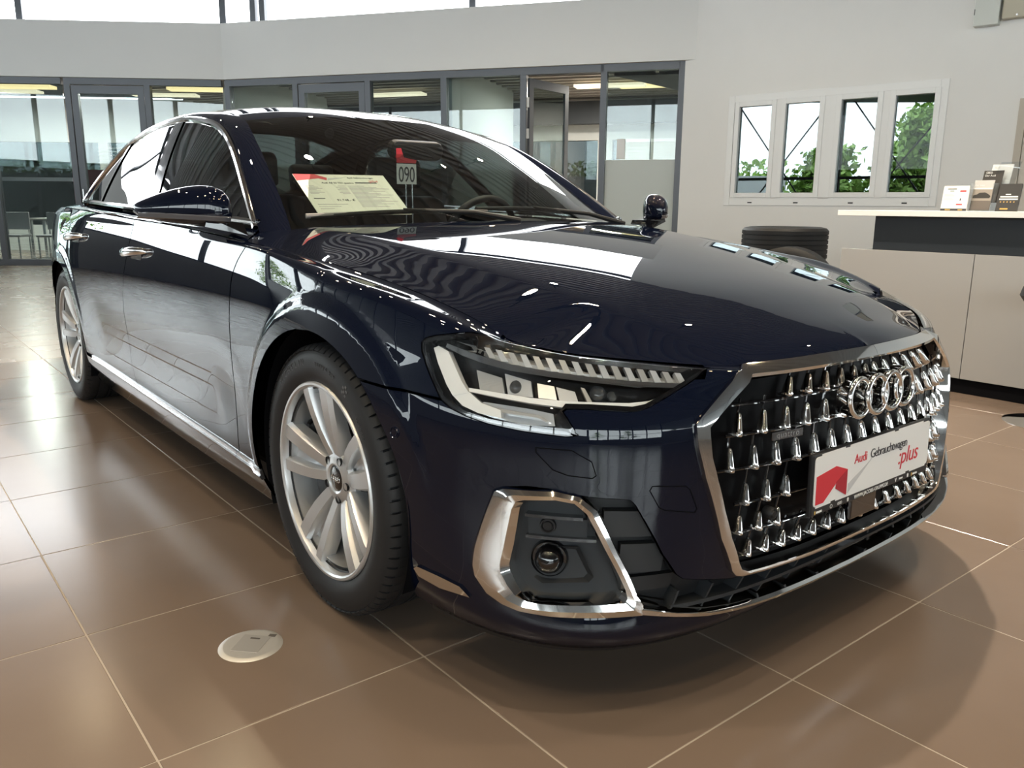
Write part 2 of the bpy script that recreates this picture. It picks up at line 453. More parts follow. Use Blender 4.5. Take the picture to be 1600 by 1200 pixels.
# ---------------------------------------------------------------- room shell
WALLM = mat('white_wall_paint', (.78,.77,.75), .75, noise=(3., .25, (.74,.735,.715)))
FASC = mat('fascia_paint', (.76,.755,.74), .7, noise=(2., .2, (.72,.715,.70)))
ALU = mat('anthracite_frame', (.105,.112,.125), .38, metal=.25)
CEILM = mat('dark_ceiling_sheet', (.30,.30,.305), .45, metal=.2)
GROUT = mat('tile_grout', (.40,.345,.29), .8)
def tile_mat(name, c1, c2, rough=.2):
    m = bpy.data.materials.new(name); m.use_nodes = True; nt = m.node_tree; b = nt.nodes['Principled BSDF']
    geo = nt.nodes.new('ShaderNodeNewGeometry'); n1 = nt.nodes.new('ShaderNodeTexNoise'); n1.inputs['Scale'].default_value = 1.7; n1.inputs['Detail'].default_value = 7
    n2 = nt.nodes.new('ShaderNodeTexNoise'); n2.inputs['Scale'].default_value = 160; n2.inputs['Detail'].default_value = 3
    oi = nt.nodes.new('ShaderNodeObjectInfo')
    mx = nt.nodes.new('ShaderNodeMix'); mx.data_type = 'RGBA'; mx.inputs[6].default_value = (*c1, 1); mx.inputs[7].default_value = (*c2, 1)
    ad = nt.nodes.new('ShaderNodeMath'); ad.operation = 'MULTIPLY_ADD'; ad.inputs[1].default_value = .35; ad.use_clamp = True
    mr = nt.nodes.new('ShaderNodeMapRange'); mr.inputs[1].default_value = .35; mr.inputs[2].default_value = .65; mr.inputs[4].default_value = .65
    nt.links.new(geo.outputs['Position'], n1.inputs['Vector']); nt.links.new(geo.outputs['Position'], n2.inputs['Vector'])
    nt.links.new(n1.outputs[0], mr.inputs[0]); nt.links.new(oi.outputs['Random'], ad.inputs[0]); nt.links.new(mr.outputs[0], ad.inputs[2]); nt.links.new(ad.outputs[0], mx.inputs[0])
    nt.links.new(mx.outputs[2], b.inputs['Base Color'])
    rr = nt.nodes.new('ShaderNodeMapRange'); rr.inputs[3].default_value = rough-.03; rr.inputs[4].default_value = rough+.05; nt.links.new(n1.outputs[0], rr.inputs[0]); nt.links.new(rr.outputs[0], b.inputs['Roughness'])
    bp = nt.nodes.new('ShaderNodeBump'); bp.inputs['Strength'].default_value = .10; bp.inputs['Distance'].default_value = .0006
    nt.links.new(n2.outputs[0], bp.inputs['Height']); nt.links.new(bp.outputs[0], b.inputs['Normal'])
    b.inputs['Specular IOR Level'].default_value = .5
    MATS[name] = m; return m
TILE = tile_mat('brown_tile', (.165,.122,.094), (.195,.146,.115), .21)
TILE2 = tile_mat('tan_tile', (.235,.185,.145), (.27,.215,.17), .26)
FLOOR = MB().add([(-24,-14,-.0012),(13,-14,-.0012),(13,18,-.0012),(-24,18,-.0012)], [(0,1,2,3)]).obj('floor', GROUT, kind='structure', label='brown square floor tiles with pale joints', category='floor')
TX0, TPX, TY0, TPY = -1.4235, .5956, -2.079, .6032
def tile_mesh(m):
    a, b, g, c = TPX/2-.0022, TPY/2-.0022, .0010, -.0006
    mb = MB(); V = [(-a,-b,-.0012),(a,-b,-.0012),(a,b,-.0012),(-a,b,-.0012),(-a,-b,c),(a,-b,c),(a,b,c),(-a,b,c),(-a+g,-b+g,0),(a-g,-b+g,0),(a-g,b-g,0),(-a+g,b-g,0)]
    F = [(0,1,5,4),(1,2,6,5),(2,3,7,6),(3,0,4,7),(4,5,9,8),(5,6,10,9),(6,7,11,10),(7,4,8,11),(8,9,10,11)]
    me = mk_mesh('tile', V, F, m); return me
tm, tm2 = tile_mesh(TILE), tile_mesh(TILE2)
cp_ = np.array(cam.matrix_world.translation); Mi = np.array(cam.matrix_world.inverted()); fpx = cam_d.lens/36*1600
cand = []
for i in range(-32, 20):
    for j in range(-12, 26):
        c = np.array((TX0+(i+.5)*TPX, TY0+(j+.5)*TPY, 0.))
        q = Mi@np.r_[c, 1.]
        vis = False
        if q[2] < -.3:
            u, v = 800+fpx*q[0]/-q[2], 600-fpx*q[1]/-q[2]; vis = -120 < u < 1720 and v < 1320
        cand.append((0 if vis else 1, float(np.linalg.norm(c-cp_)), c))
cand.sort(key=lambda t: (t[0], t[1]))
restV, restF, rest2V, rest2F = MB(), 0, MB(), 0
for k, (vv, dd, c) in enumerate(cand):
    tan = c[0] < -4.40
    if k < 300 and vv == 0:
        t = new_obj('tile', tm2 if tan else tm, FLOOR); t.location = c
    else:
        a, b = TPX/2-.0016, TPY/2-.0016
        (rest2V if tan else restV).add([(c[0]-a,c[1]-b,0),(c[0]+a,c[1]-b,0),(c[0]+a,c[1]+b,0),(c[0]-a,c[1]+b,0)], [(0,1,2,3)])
restV.obj('tile_field', TILE, FLOOR, kind='stuff'); rest2V.obj('tile_field', TILE2, FLOOR, kind='stuff')

# partition line at the back: two straight runs
PA, PB, PC = np.array((-14.14,.448)), np.array((-12.10,3.38)), np.array((-6.03,7.55))
WD1 = (PB-PA)/np.linalg.norm(PB-PA); WD2 = (PC-PB)/np.linalg.norm(PC-PB); RW0 = np.array((-6.03,7.50)); WRD = np.array((.97974,.20026))
def nrm(d): return np.array((d[1], -d[0]))       # towards the showroom
def wbox(mb, P0, d, a0, a1, z0, z1, t0, t1):
    """box along a wall run: a along, t = distance towards the room"""
    n = nrm(d); o = np.r_[P0+d*a0+n*t0, z0]
    return mb.obox(o, np.r_[d*(a1-a0), 0], np.r_[n*(t1-t0), 0], (0, 0, z1-z0))
# fascia
m1 = wbox(MB(), PA, WD1, -6.5, 3.57, 3.0, 3.85, -.10, .12); m1.obj('wall_back_left', FASC, kind='structure', label='pale grey fascia band above the left glass bays', category='wall')
m2 = wbox(MB(), PB, WD2, 0, 7.62, 3.0, 3.85, -.10, .12); m2.obj('wall_back', FASC, kind='structure', label='pale grey fascia band above the middle glass bays', category='wall')
# right white wall with window opening
WRm = MB()
for (a0, a1, z0, z1) in ((0,.74,0,6),(.74,3.41,0,1.06),(.74,3.41,2.48,6),(3.41,4.13,0,6),(4.13,5.2,2.21,6),(5.2,16,0,6)): wbox(WRm, RW0, WRD, a0, a1, z0, z1, -.25, 0)
WRm.obj('wall_right', WALLM, kind='structure', label='white painted wall with a four pane window', category='wall')
# glazed bays
PGLASS = glass('partition_glass', (.66,.73,.73), 1., 0., 1.42)
FROST = mat('frosted_film', (.52,.56,.54), .45, spec=.3)
win_n = [0]; door_n = [0]
def bay(P0, d, a0, a1, door=False, frost=0, top=3.0, z0=.0, glassm=PGLASS, fw=.09):
    f = MB()
    wbox(f, P0, d, a0-fw/2, a0+fw/2, z0, top, -.06, .06); wbox(f, P0, d, a0+fw/2, a1-fw/2, top-.10, top, -.06, .06); wbox(f, P0, d, a0+fw/2, a1-fw/2, z0, z0+.10, -.06, .06)
    if door:
        door_n[0] += 1
        o = f.obj('door_%d' % door_n[0], ALU, kind='structure', label='anthracite framed glass door %s' % ('beside the left corner of the glazing' if door_n[0] == 1 else 'right of the glazing corner'), category='door')
        l = MB(); e0, e1 = a0+fw/2+.012, a1-fw/2-.012
        wbox(l, P0, d, e0, e0+.10, z0+.11, top-.115, -.045, .045); wbox(l, P0, d, e1-.10, e1, z0+.11, top-.115, -.045, .045); wbox(l, P0, d, e0+.10, e1-.10, top-.24, top-.115, -.045, .045); wbox(l, P0, d, e0+.10, e1-.10, z0+.11, z0+.32, -.045, .045)
        lf = l.obj('door_leaf', ALU, o); g = MB(); wbox(g, P0, d, e0+.10, e1-.10, z0+.32, top-.24, -.006, .006); g.obj('pane', glassm, lf)
        h = MB(); n = nrm(d); p = np.r_[P0+d*(e0+.05)+n*.09, 1.05]; h.tube([p-np.array((0,0,.2)), p+np.array((0,0,.2))], .012, 8); h.tube([p-np.r_[n*.06,-.15], p+np.array((0,0,.15))], .008, 6); h.obj('door_handle', SATIN, lf, smooth=True)
    else:
        win_n[0] += 1
        o = f.obj('window_%d' % win_n[0], ALU, kind='structure', label='anthracite framed glass bay number %d from the left of the partition' % win_n[0] if glassm is PGLASS else 'glazed bay of the outer facade', category='window')
        g = MB(); wbox(g, P0, d, a0+fw/2, a1-fw/2, z0+.10, top-.10, -.006, .006); g.obj('pane', glassm, o)
        if frost:
            g = MB(); wbox(g, P0, d, a0+fw/2+.004, a1-fw/2-.004, z0+.11, frost, .007, .0085); g.obj('frosted_film', FROST, o)
    return o
for k in range(5): bay(PA, WD1, -5.20+1.24*k, -3.96+1.24*k)
bay(PA, WD1, 1.045, 2.30, door=True); bay(PA, WD1, 2.30, 3.53)
bay(PB, WD2, .03, 1.28); bay(PB, WD2, 1.28, 2.55, door=True); bay(PB, WD2, 2.55, 3.81); bay(PB, WD2, 3.81, 5.06)
f = MB(); wbox(f, PB, WD2, 5.015, 5.105, 0, 3.0, -.06, .06); wbox(f, PB, WD2, 5.1, 6.25, 2.90, 3.0, -.06, .06)
o = f.obj('door_3', ALU, kind='structure', label='open glass doorway into the office with grey blinds', category='door')
# open leaf swung into the office
n2 = nrm(WD2); hp = PB+WD2*5.13; ld = (-n2*.94+WD2*.34); l = MB()
def lbox(mb, a0, a1, z0, z1, t=.04): 
    q = np.array((-ld[1], ld[0])); mb.obox(np.r_[hp+ld*a0-q*t/2, z0], np.r_[ld*(a1-a0),0], np.r_[q*t,0], (0,0,z1-z0))
for a in ((0,.1,.02,2.86),(.95,1.05,.02,2.86),(.1,.95,2.74,2.86),(.1,.95,.02,.22)): lbox(l, *a)
lf = l.obj('door_leaf', ALU, o); g = MB(); lbox(g, .1,.95,.22,2.74,.01); g.obj('pane', PGLASS, lf)
for zz in (2.52, 2.08):
    g = MB(); wbox(g, PB, WD2, 5.10, 5.14, zz-.07, zz+.07, -.02, .03); g.obj('hinge', mat('white_plastic', (.75,.75,.74), .4), o)
bay(PB, WD2, 6.25, 7.36, frost=1.69)
f = MB(); wbox(f, PB, WD2, 7.30, 7.40, 0, 3.0, -.06, .06); f.obj('trim_1', ALU, kind='structure', label='end post of the glazing at the white wall', category='post')
# clerestory glazing above the fascia
CW = MB()
for P0, d, posts, a_end in ((PA, WD1, (-6.4,-5.2,-2.4,.41,3.57), 3.57), (PB, WD2, (.56,.73,4.26,7.5), 7.62)):
    for a in posts: 
        c = MB(); wbox(c, P0, d, a-.05, a+.05, 3.85, 5.35, -.06, .02); c.obj('trim_2', ALU, kind='structure', label='grey post of the high window band', category='post')
    c = MB(); wbox(c, P0, d, -6.5 if P0 is PA else 0, a_end, 5.27, 5.40, -.06, .02); c.obj('trim_3', ALU, kind='structure', label='head rail of the high window band', category='rail')
# corrugated ceiling, ribs along the second run
V = []; F = []; nseg = 170; per = .24; lo, hi = -26, 26
ux = np.r_[WD2, 0]; uy = np.array((-WD2[1], WD2[0], 0)); org = np.array((-3., 0., 5.40))
prof = []
x = -18.
while x < 7.75:
    prof += [(x, 0), (x+.10, 0), (x+.125, .05), (x+.215, .05)]; x += per
def ux_lo(a):
    """where a rib meets the first run of the glazing"""
    n = nrm(WD1); p = org[:2]+uy[:2]*a; return float(((PA-p)@n)/(ux[:2]@n))-.02
for a, h in prof:
    V += [org+uy*a+ux*max(ux_lo(a), -30)+np.array((0,0,h)), org+uy*a+ux*hi+np.array((0,0,h))]
for i in range(len(prof)-1): F.append((2*i, 2*i+1, 2*i+3, 2*i+2))
MB().add(V, F).obj('ceiling', CEILM, kind='structure', label='dark corrugated metal ceiling', category='ceiling')
# outer facade: glazed bays on two sides
EXT = glass('facade_glass', (.92,.95,.95), .6, 0., 1.45)
def facade(P0, d, L, step, name, lab, z0=0., rails=(.0, 1.15, 3.6, 5.25)):
    f = MB(); n = int(round(L/step))
    for k in range(n+1): wbox(f, P0, d, k*step-.04, k*step+.04, z0, 5.4, -.15, 0)
    for z in rails: wbox(f, P0, d, 0, L, z, z+.07, -.12, -.02)
    o = f.obj(name, ALU, kind='structure', label=lab, category='wall')
    for k in range(n):
        g = MB(); wbox(g, P0, d, k*step+.04, (k+1)*step-.04, z0+.07, 5.25, -.075, -.065); g.obj('pane', EXT, o)
    return o
PLEFT = PA-WD1*14.0
facade(PLEFT, WD1, 8.8, 4.4, 'wall_far', 'tall glazed outer wall at the far end beyond the rear of the car', 1.5, (1.5, 5.25))
q_ = MB(); wbox(q_, PLEFT, WD1, 0, 8.8, 0, 1.5, -.2, 0); q_.obj('wall_far_parapet', mat('grey_parapet', (.30,.30,.30), .7), kind='structure', label='low grey parapet under the far glazing', category='wall')
SIDEW = mat('grey_side_wall', (.33,.33,.33), .7)
MB().box((PLEFT[0]-.3,-11.3,0),(13.3,-11.0,2.2)).obj('wall_left', SIDEW, kind='structure', label='grey solid wall on the near side of the hall', category='wall')
facade(np.array((13.,-2.6)), np.array((0.,-1.)), 8.4, 1.4, 'wall_front', 'glazed outer wall with dark mullions facing the car', .9, (.9, 2.3, 5.25))
q_ = MB(); wbox(q_, np.array((13.,-2.6)), np.array((0.,-1.)), 0, 8.4, 0, .9, -.2, 0); q_.obj('wall_front_parapet', mat('grey_parapet', (.30,.30,.30), .7), kind='structure', label='low grey parapet under the front glazing', category='wall')
MB().box((13.,-2.6,0),(13.3,12,2.6)).obj('wall_front_solid', SIDEW, kind='structure', label='grey solid end wall facing the car', category='wall')
facade(np.array((13.,-11.)), np.array((-1.,0.)), 35., 2.5, 'wall_left_glazing', 'high glazing over the grey near side wall', 2.2, (2.2,5.25))
facade(np.array((13.,12.)), np.array((0.,-1.)), 14.6, 2.92, 'wall_front_glazing', 'high glazing over the grey end wall', 2.6, (2.6,5.25))
def portal(loc, size, normal):
    l = bpy.data.lights.new('daylight_portal', 'AREA'); l.shape = 'RECTANGLE'; l.size, l.size_y = size; l.cycles.is_portal = True
    o = bpy.data.objects.new('daylight_portal', l); COL.objects.link(o); o.location = loc; o.rotation_euler = Vector(normal).to_track_quat('-Z', 'Y').to_euler()
portal((12.9,-6.8,3.1), (8.4,4.4), (-1,0,0))
pm = PLEFT+WD1*3.75; portal((pm[0],pm[1],3.4), (8.6,3.8), (nrm(WD1)[0],nrm(WD1)[1],0))
pm = (PB+PC)/2; portal((pm[0],pm[1],4.6), (7.4,1.5), (nrm(WD2)[0],nrm(WD2)[1],0))
pm = PA-WD1*1.4; portal((pm[0],pm[1],4.6), (9.9,1.5), (nrm(WD1)[0],nrm(WD1)[1],0))
portal((-4.5,-10.9,3.8), (35,3.2), (0,1,0)); portal((12.9,4.7,4.0), (14.6,2.8), (-1,0,0))
# ground outside
MB().add([(-80,-80,-.06),(80,-80,-.06),(80,80,-.06),(-80,80,-.06)], [(0,1,2,3)]).obj('ground', mat('asphalt', (.16,.16,.165), .9, noise=(1.5,.6,(.22,.22,.22))), kind='structure', label='grey forecourt outside', category='ground')
# ---------------------------------------------------------------- ceiling spot lamps
SPOTB = mat('spot_housing', (.03,.03,.03), .5)
BULB = mat('spot_glow', (1,.85,.6), .5, emit=(1.,.80,.52), estr=260)
def spot(x, y, lab, power=0, soft=.06):
    o = new_obj('spot_lamp', None, label=lab, category='lamp', group='ceiling spot lamps'); o.location = (x, y, 5.40)
    MB().tube([(0,0,0),(0,0,-.35)], .012, 6).obj('stem', SPOTB, o); MB().lathe([(.0,-.34),(.055,-.34),(.065,-.36),(.065,-.52),(.055,-.52)], 20, 'z').obj('housing', SPOTB, o, smooth=True, angle=40)
    MB().lathe([(0,-.505),(.052,-.505)], 16, 'z').obj('bulb', BULB, o)
    if power:
        l = bpy.data.lights.new('spot_beam', 'SPOT'); l.energy = power; l.color = (1,.89,.75); l.spot_size = 1.3; l.spot_blend = .7; l.shadow_soft_size = soft
        q = bpy.data.objects.new('spot_beam', l); COL.objects.link(q); q.parent = o; q.location = (0,0,-.53)
# ---------------------------------------------------------------- the car
CAR = new_obj('sedan_car', None, label='dark navy sedan with chrome studded grille parked on brown tiles', category='car')
TP, TS, NLO = tub_grid(); TW = tub_w(TP, NLO); TN = grid_normals(TP)
TR, TC = TP.shape[:2]
TD0 = np.concatenate([TP, TN, np.broadcast_to(TS, (TR, TC))[..., None], TW[..., None]], -1).reshape(-1, 8)
TT0 = grid_tris(TR, TC)
_i = (TR//2)*TC+TC//3
if np.dot(TD0[_i,3:6], (0,1,0)) < 0: TD0[:,3:6] *= -1
def orient(D, T):
    a, b, c = (D[T[:,k],:3] for k in range(3)); n = np.cross(b-a, c-a); m = D[T[:,0],3:6]
    fl = (n*m).sum(1) < 0; T = T.copy(); T[fl] = T[fl][:, ::-1]; return T
TT0 = orient(TD0, TT0)
_tn = TD0.reshape(TR, TC, 8)
def tub(s, w, off=0.):
    """point on the half tub at column s and height coordinate w, moved off along the normal"""
    s = float(np.clip(s, TS[0], TS[-1])); j = int(np.clip(np.searchsorted(TS, s)-1, 0, TC-2)); t = (s-TS[j])/(TS[j+1]-TS[j])
    col = _tn[:, j]*(1-t)+_tn[:, j+1]*t
    r = np.array([np.interp(w, col[:,7], col[:,k]) for k in range(6)])
    n = r[3:]/np.linalg.norm(r[3:]); return r[:3]+n*off
def tub_n(s, w):
    a = tub(s, w, 0); b = tub(s, w, 1.); return b-a
def patch(*conds):
    D, T = TD0, TT0
    for c in conds:
        D, T = clip(D, T, c(D))
    return D, orient(D, T)
A_s = lambda D: D[:,6]
A_w = lambda D: D[:,7]
HEAD = [(.471,.744),(.469,.76),(.478,.77),(.498,.776),(.54,.783),(.585,.792),(.628,.812),(.682,.792),(.735,.778),(.81,.766),(.895,.761),(.973,.755),(1.039,.745),(1.011,.711),(.989,.695),(.956,.674),(.922,.655),(.896,.65),(.862,.652),(.814,.654),(.771,.654),(.764,.649),(.795,.605),(.773,.602),(.684,.608),(.614,.616),(.566,.626),(.532,.637),(.513,.651),(.503,.673),(.492,.698)]
TOPW = .7435
GR_OUT = [(SLEN,.7385),(1.35,.739),(1.111,.738),(1.024,.623),(1.034,.575),(1.053,.514),(1.083,.448),(1.113,.383),(1.145,.34),(1.173,.305),(1.191,.293),(1.212,.288),(1.322,.285),(1.444,.281),(SLEN,.280)]
GR_IN = [(SLEN,.708),(1.36,.705),(1.133,.700),(1.059,.613),(1.069,.553),(1.086,.505),(1.113,.440),(1.145,.379),(1.166,.350),(1.186,.322),(1.203,.305),(1.225,.2975),(1.315,.2955),(1.437,.2915),(SLEN,.2905)]
FOG_OUT = [(.621,.483),(.64,.491),(.693,.498),(.753,.495),(.792,.488),(.815,.481),(.837,.458),(.884,.372),(.944,.282),(.964,.262),(.971,.241),(.847,.24),(.733,.238),(.647,.24),(.604,.248),(.568,.263),(.547,.295),(.549,.318),(.57,.372),(.601,.439)]
FOG_IN =  [(.677,.452),(.684,.463),(.701,.468),(.753,.473),(.787,.469),(.809,.451),(.849,.382),(.901,.301),(.905,.286),(.900,.279),(.799,.273),(.712,.270),(.690,.272),(.666,.281),(.655,.300),(.646,.322),(.6465,.334),(.660,.375),(.669,.412),(.673,.432)]
FOG_O2 = [(.601,.439),(.621,.483),(.64,.491),(.753,.495),(.800,.486),(.837,.458),(.884,.372),(.944,.282),(.966,.262),(.971,.241),(.847,.24),(.733,.238),(.647,.24),(.604,.248),(.568,.263),(.547,.295),(.549,.318),(.563,.358),(.578,.39),(.590,.415)]
INTK = [(.621,.483),(.64,.491),(.693,.498),(.753,.495),(.792,.488),(.815,.483),(.902,.478),(.914,.466),(.987,.361),(1.03,.317),(1.052,.305),(1.109,.296),(1.194,.284),(1.45,.276),(1.7,.275),(1.7,.188),(1.578,.189),(1.498,.196),(1.308,.209),(1.166,.216),(.971,.239),(.847,.24),(.733,.238),(.647,.24),(.604,.248),(.568,.263),(.547,.295),(.549,.318),(.57,.372),(.601,.439)]
STRIP_T = lambda x: np.interp(x, [-2.449, -.345], [.321, .289]); STRIP_B = lambda x: np.interp(x, [-2.477, -.373], [.296, .258])
DCF = pchip([.15,.25,.30,.516,.709,.826,.879,.92,.96], [-.60,-.60,-.56,-.528,-.529,-.521,-.491,-.447,-.40])   # front door cut, x of w
DCM = pchip([.15,.28,.408,.60,.759,.838,.90,1.0], [-1.69,-1.694,-1.763,-1.745,-1.699,-1.651,-1.615,-1.57])
arch_f = lambda D: np.hypot(D[:,0]-FA[0], D[:,2]-FA[1])-ARCH_R
arch_r = lambda D: np.hypot(D[:,0]-RA[0], D[:,2]-RA[1])-ARCH_R
head_d = lambda D: sdf(HEAD, A_s(D), A_w(D))
BC = lambda s: np.interp(s, [.25,.316,.432,.525,.66], [.665,.662,.656,.650,.64])
G = .0033
def both(name, D, T, m, fl=.010, **k):
    r = emit_panel(name, D, T, m, CAR, -1, fl, **k); l = emit_panel(name, D, T, m, CAR, 1, fl, **k); return r, l
# fenders
D, T = patch(lambda D: A_s(D)-DCF(A_w(D))-G, lambda D: .70-A_s(D), arch_f, lambda D: -head_d(D)-.002,
             lambda D: np.where(A_s(D) > .24, A_w(D)-BC(A_s(D))-G, 1), lambda D: A_w(D)-np.where(A_s(D) < .2, STRIP_T(D[:,0])+.0, .2))
both('fender', D, T, PAINT)
# front bumper skin (one piece across the nose)
grp = GR_OUT+[(1.8,.28),(1.8,.7385)]
D, T = patch(lambda D: A_s(D)-.24, arch_f, lambda D: -head_d(D)-.002, lambda D: np.where(A_s(D) < .66, BC(A_s(D))-G-A_w(D), 1),
             lambda D: np.where(A_s(D) < 1.035, .705-A_w(D), 1), lambda D: -sdf(grp, A_s(D), A_w(D)), lambda D: -sdf(INTK, A_s(D), A_w(D)), lambda D: A_w(D)-.163)
BUMPER = emit_panel('front_bumper', D, T, PAINT, CAR, 0, .012)
# doors (lower skin up to the shoulder crease)
sho = []
def shoulder(x0, x1, n=60, m=10):
    """strip between the crease and the window line"""
    X = np.linspace(x0, x1, n); P = np.zeros((m+1, n, 3))
    for k in range(m+1):
        t = k/m
        y = S_Y(X)*(1-t)+BELT_Y(X)*t + .006*np.sin(math.pi*t); z = S_Z(X)*(1-t)+(BELT_Z(X)-.004)*t
        P[k] = np.stack([X, y, z], 1)
    N = grid_normals(P); N[N[...,2] < 0] *= -1
    D = np.concatenate([P, N, np.broadcast_to(X, (m+1, n))[..., None], P[...,2:3]], -1).reshape(-1, 8)
    return D, orient(D, grid_tris(m+1, n))
def skin(name, conds, x0, x1, topcond=None):
    D, T = patch(*conds)
    D2, T2 = shoulder(x0, x1)
    if topcond is not None: D2, T2 = clip(D2, T2, topcond(D2)); T2 = orient(D2, T2)
    out = []
    for sd in (-1, 1):
        o = emit_panel(name, np.vstack([D, D2]), np.vstack([T, T2+len(D)]), PAINT, CAR, sd, .008); out.append(o)
    return out
fdoor = skin('front_door', [lambda D: DCF(A_w(D))-A_s(D)-G, lambda D: A_s(D)-DCM(A_w(D))-G, lambda D: A_w(D)-STRIP_T(D[:,0])], -1.60, -.50,
             lambda D: np.minimum(-.497-.148*np.clip((.91-D[:,1])/.10, 0, 1)-G-D[:,0], D[:,0]-DCM(D[:,2])-G))
rdoor = skin('rear_door', [lambda D: DCM(A_w(D))-A_s(D)-G, lambda D: A_s(D)+2.74, lambda D: np.hypot(D[:,0]-RA[0], D[:,2]-RA[1])-.425, lambda D: A_w(D)-STRIP_T(D[:,0])], -2.72, -1.52,
             lambda D: np.minimum(DCM(D[:,2])-G-D[:,0], D[:,0]+2.72))
# quarter panels with the rear end
def rear_grid():
    """side behind the rear door and round the tail"""
    th = np.linspace(0, 1, 80)**1.15; XR = -4.17; x0 = -2.95; n = 2.3
    side = np.arange(-2.60, x0, -.014); zz = np.linspace(0, 1, 60); rows = []
    for q in zz:
        row = []
        for x in side:
            z = .16+(float(S_Z(x))-.16)*q; y = float(wl(np.array(z), .937, .955)+bulge(x, z)); row.append((x, min(y, float(S_Y(x))+1.1*(float(S_Z(x))-z)), z))
        for t in th:
            a = t*math.pi/2; k = math.sin(a)**(2/n); zt = float(S_Z(x0+(XR-x0)*k)) if k < .95 else 1.0
            z = .16+(zt-.16)*q; tuck = (.06*sstep(.75, .2, z)+.05*sstep(.80, 1.03, z))*k
            x = x0+(XR-x0)*k+tuck; w0 = float(wl(np.array(z), .937, .955)+bulge(x, z)*(1-k)); y = w0*max(math.cos(a), 0)**(2/n)
            if x > -4.05: y = min(y, float(S_Y(x))+1.1*(zt-z))
            row.append((x, y, z))
        rows.append(row)
    return np.array(rows)
RP = rear_grid(); RN = grid_normals(RP)
if RN[20,10,1] < 0: RN = -RN
RD = np.concatenate([RP, RN, RP[...,0:1], RP[...,2:3]], -1).reshape(-1, 8); RT = orient(RD, grid_tris(*RP.shape[:2]))
D, T = clip(RD, RT, arch_r(RD)); D, T = clip(D, T, np.where(D[:,0] > -2.76, -2.745-D[:,0]+np.where(np.hypot(D[:,0]-RA[0], D[:,2]-RA[1]) < .422, 1, 0), 1.)); T = orient(D, T)
D2, T2 = shoulder(-4.0, -2.724)
for sd in (-1, 1): emit_panel('quarter_panel', np.vstack([D, D2]), np.vstack([T, T2+len(D)]), PAINT, CAR, sd, .008)
D, T = clip(RD, RT, RD[:,2]-.80); D, T = clip(D, T, .872-D[:,2]); D, T = clip(D, T, -3.72-D[:,0]); T = orient(D, T); D = D.copy(); D[:,:3] += D[:,3:6]*.004
both('tail_lamp', D, T, mat('red_lens', (.25,.005,.008), .1, coat=1.), .006)
D, T = clip(RD, RT, .34-RD[:,2]); D, T = clip(D, T, -3.62-D[:,0]); T = orient(D, T); D = D.copy(); D[:,:3] += D[:,3:6]*.004
emit_panel('rear_diffuser', D, T, PLAST, CAR, 0, .02)
# arch lip of the rear door/quarter and dark inner shell, sills
D, T = patch(lambda D: arch_f(D)-.004, lambda D: 1.0-D[:,0]*0, lambda D: np.hypot(D[:,0]-RA[0], D[:,2]-RA[1])-ARCH_R-.004, lambda D: A_w(D)-.17, lambda D: .30-A_s(D))
D[:,:3] -= D[:,3:6]*.011
emit_panel('inner_shell', D, T, VOID, CAR, 0, 0)
D, T = patch(lambda D: -.33-D[:,0], lambda D: D[:,0]+2.60, lambda D: STRIP_B(D[:,0])+.004-A_w(D), lambda D: arch_r(D), arch_f)
both('sill', D, T, GLOSSB, .01)
for sd in (-1, 1):
    for (xa, xb) in ((-2.46, -1.715), (-1.709, -.585), (-.579, -.365)):
        n = max(4, int((xb-xa)/.04)); V = []; F = []
        prof = [(0, -.004), (.06, .007), (.45, .011), (.52, .006), (.94, .005), (1, -.004)]
        for x in np.linspace(xa, xb, n+1):
            zb, zt = STRIP_B(x), STRIP_T(x)
            for t, h in prof:
                p = tub(x, zb+(zt-zb)*t, h); V.append((p[0], p[1]*sd, p[2]))
        m = len(prof)
        for i in range(n):
            for k in range(m-1): F.append((i*m+k, (i+1)*m+k, (i+1)*m+k+1, i*m+k+1) if sd == 1 else (i*m+k, i*m+k+1, (i+1)*m+k+1, (i+1)*m+k))
        F += [tuple(range(m)), tuple(n*m+k for k in range(m))]
        mb = MB(); mb.add(V, F); mb.obj('sill_strip', SATIN, CAR, smooth=True, angle=25)

# hood -------------------------------------------------------------
HR, HQ = 110, 90
def hood_plan():
    """transfinite map: p from the cowl to the nose, q from the middle to the side"""
    p = np.linspace(0, 1, HR); q = np.linspace(0, 1, HQ)
    rear = nspline([(-.44,0),(-.445,.3),(-.475,.55),(-.555,.72),(-.632,.812),(-.572,.868),(-.493,.906)])(q)
    xs = np.linspace(-.497, .54, 200); side = np.stack([np.interp(p, np.linspace(0,1,200), xs), S_Y(np.interp(p, np.linspace(0,1,200), xs))], 1)
    fr = LE(1-q)[:, :2]; mid = np.stack([np.interp(p, [0,1], [-.44,.918]), 0*p], 1)
    Pq, Qq = np.meshgrid(p, q, indexing='ij'); Pq = Pq[...,None]; Qq = Qq[...,None]
    A = (1-Pq)*rear[None]+Pq*fr[None]; B = (1-Qq)*mid[:,None]+Qq*side[:,None]
    Cn = (1-Pq)*(1-Qq)*rear[0]+(1-Pq)*Qq*rear[-1]+Pq*(1-Qq)*fr[0]+Pq*Qq*fr[-1]
    return A+B-Cn
XY = hood_plan(); ZH = hood_z(XY[...,0], XY[...,1])
HP = np.concatenate([XY, ZH[...,None]], -1)
for _ in range(4):   # soften the crease lines a little
    Z = HP[...,2].copy(); Z[1:-1,1:-1] = .2*(Z[:-2,1:-1]+Z[2:,1:-1]+Z[1:-1,:-2]+Z[1:-1,2:])+.2*Z[1:-1,1:-1]; HP[...,2] = Z
HN = grid_normals(HP); HN[HN[...,2] < 0] *= -1
HN[:,0,1] = 0
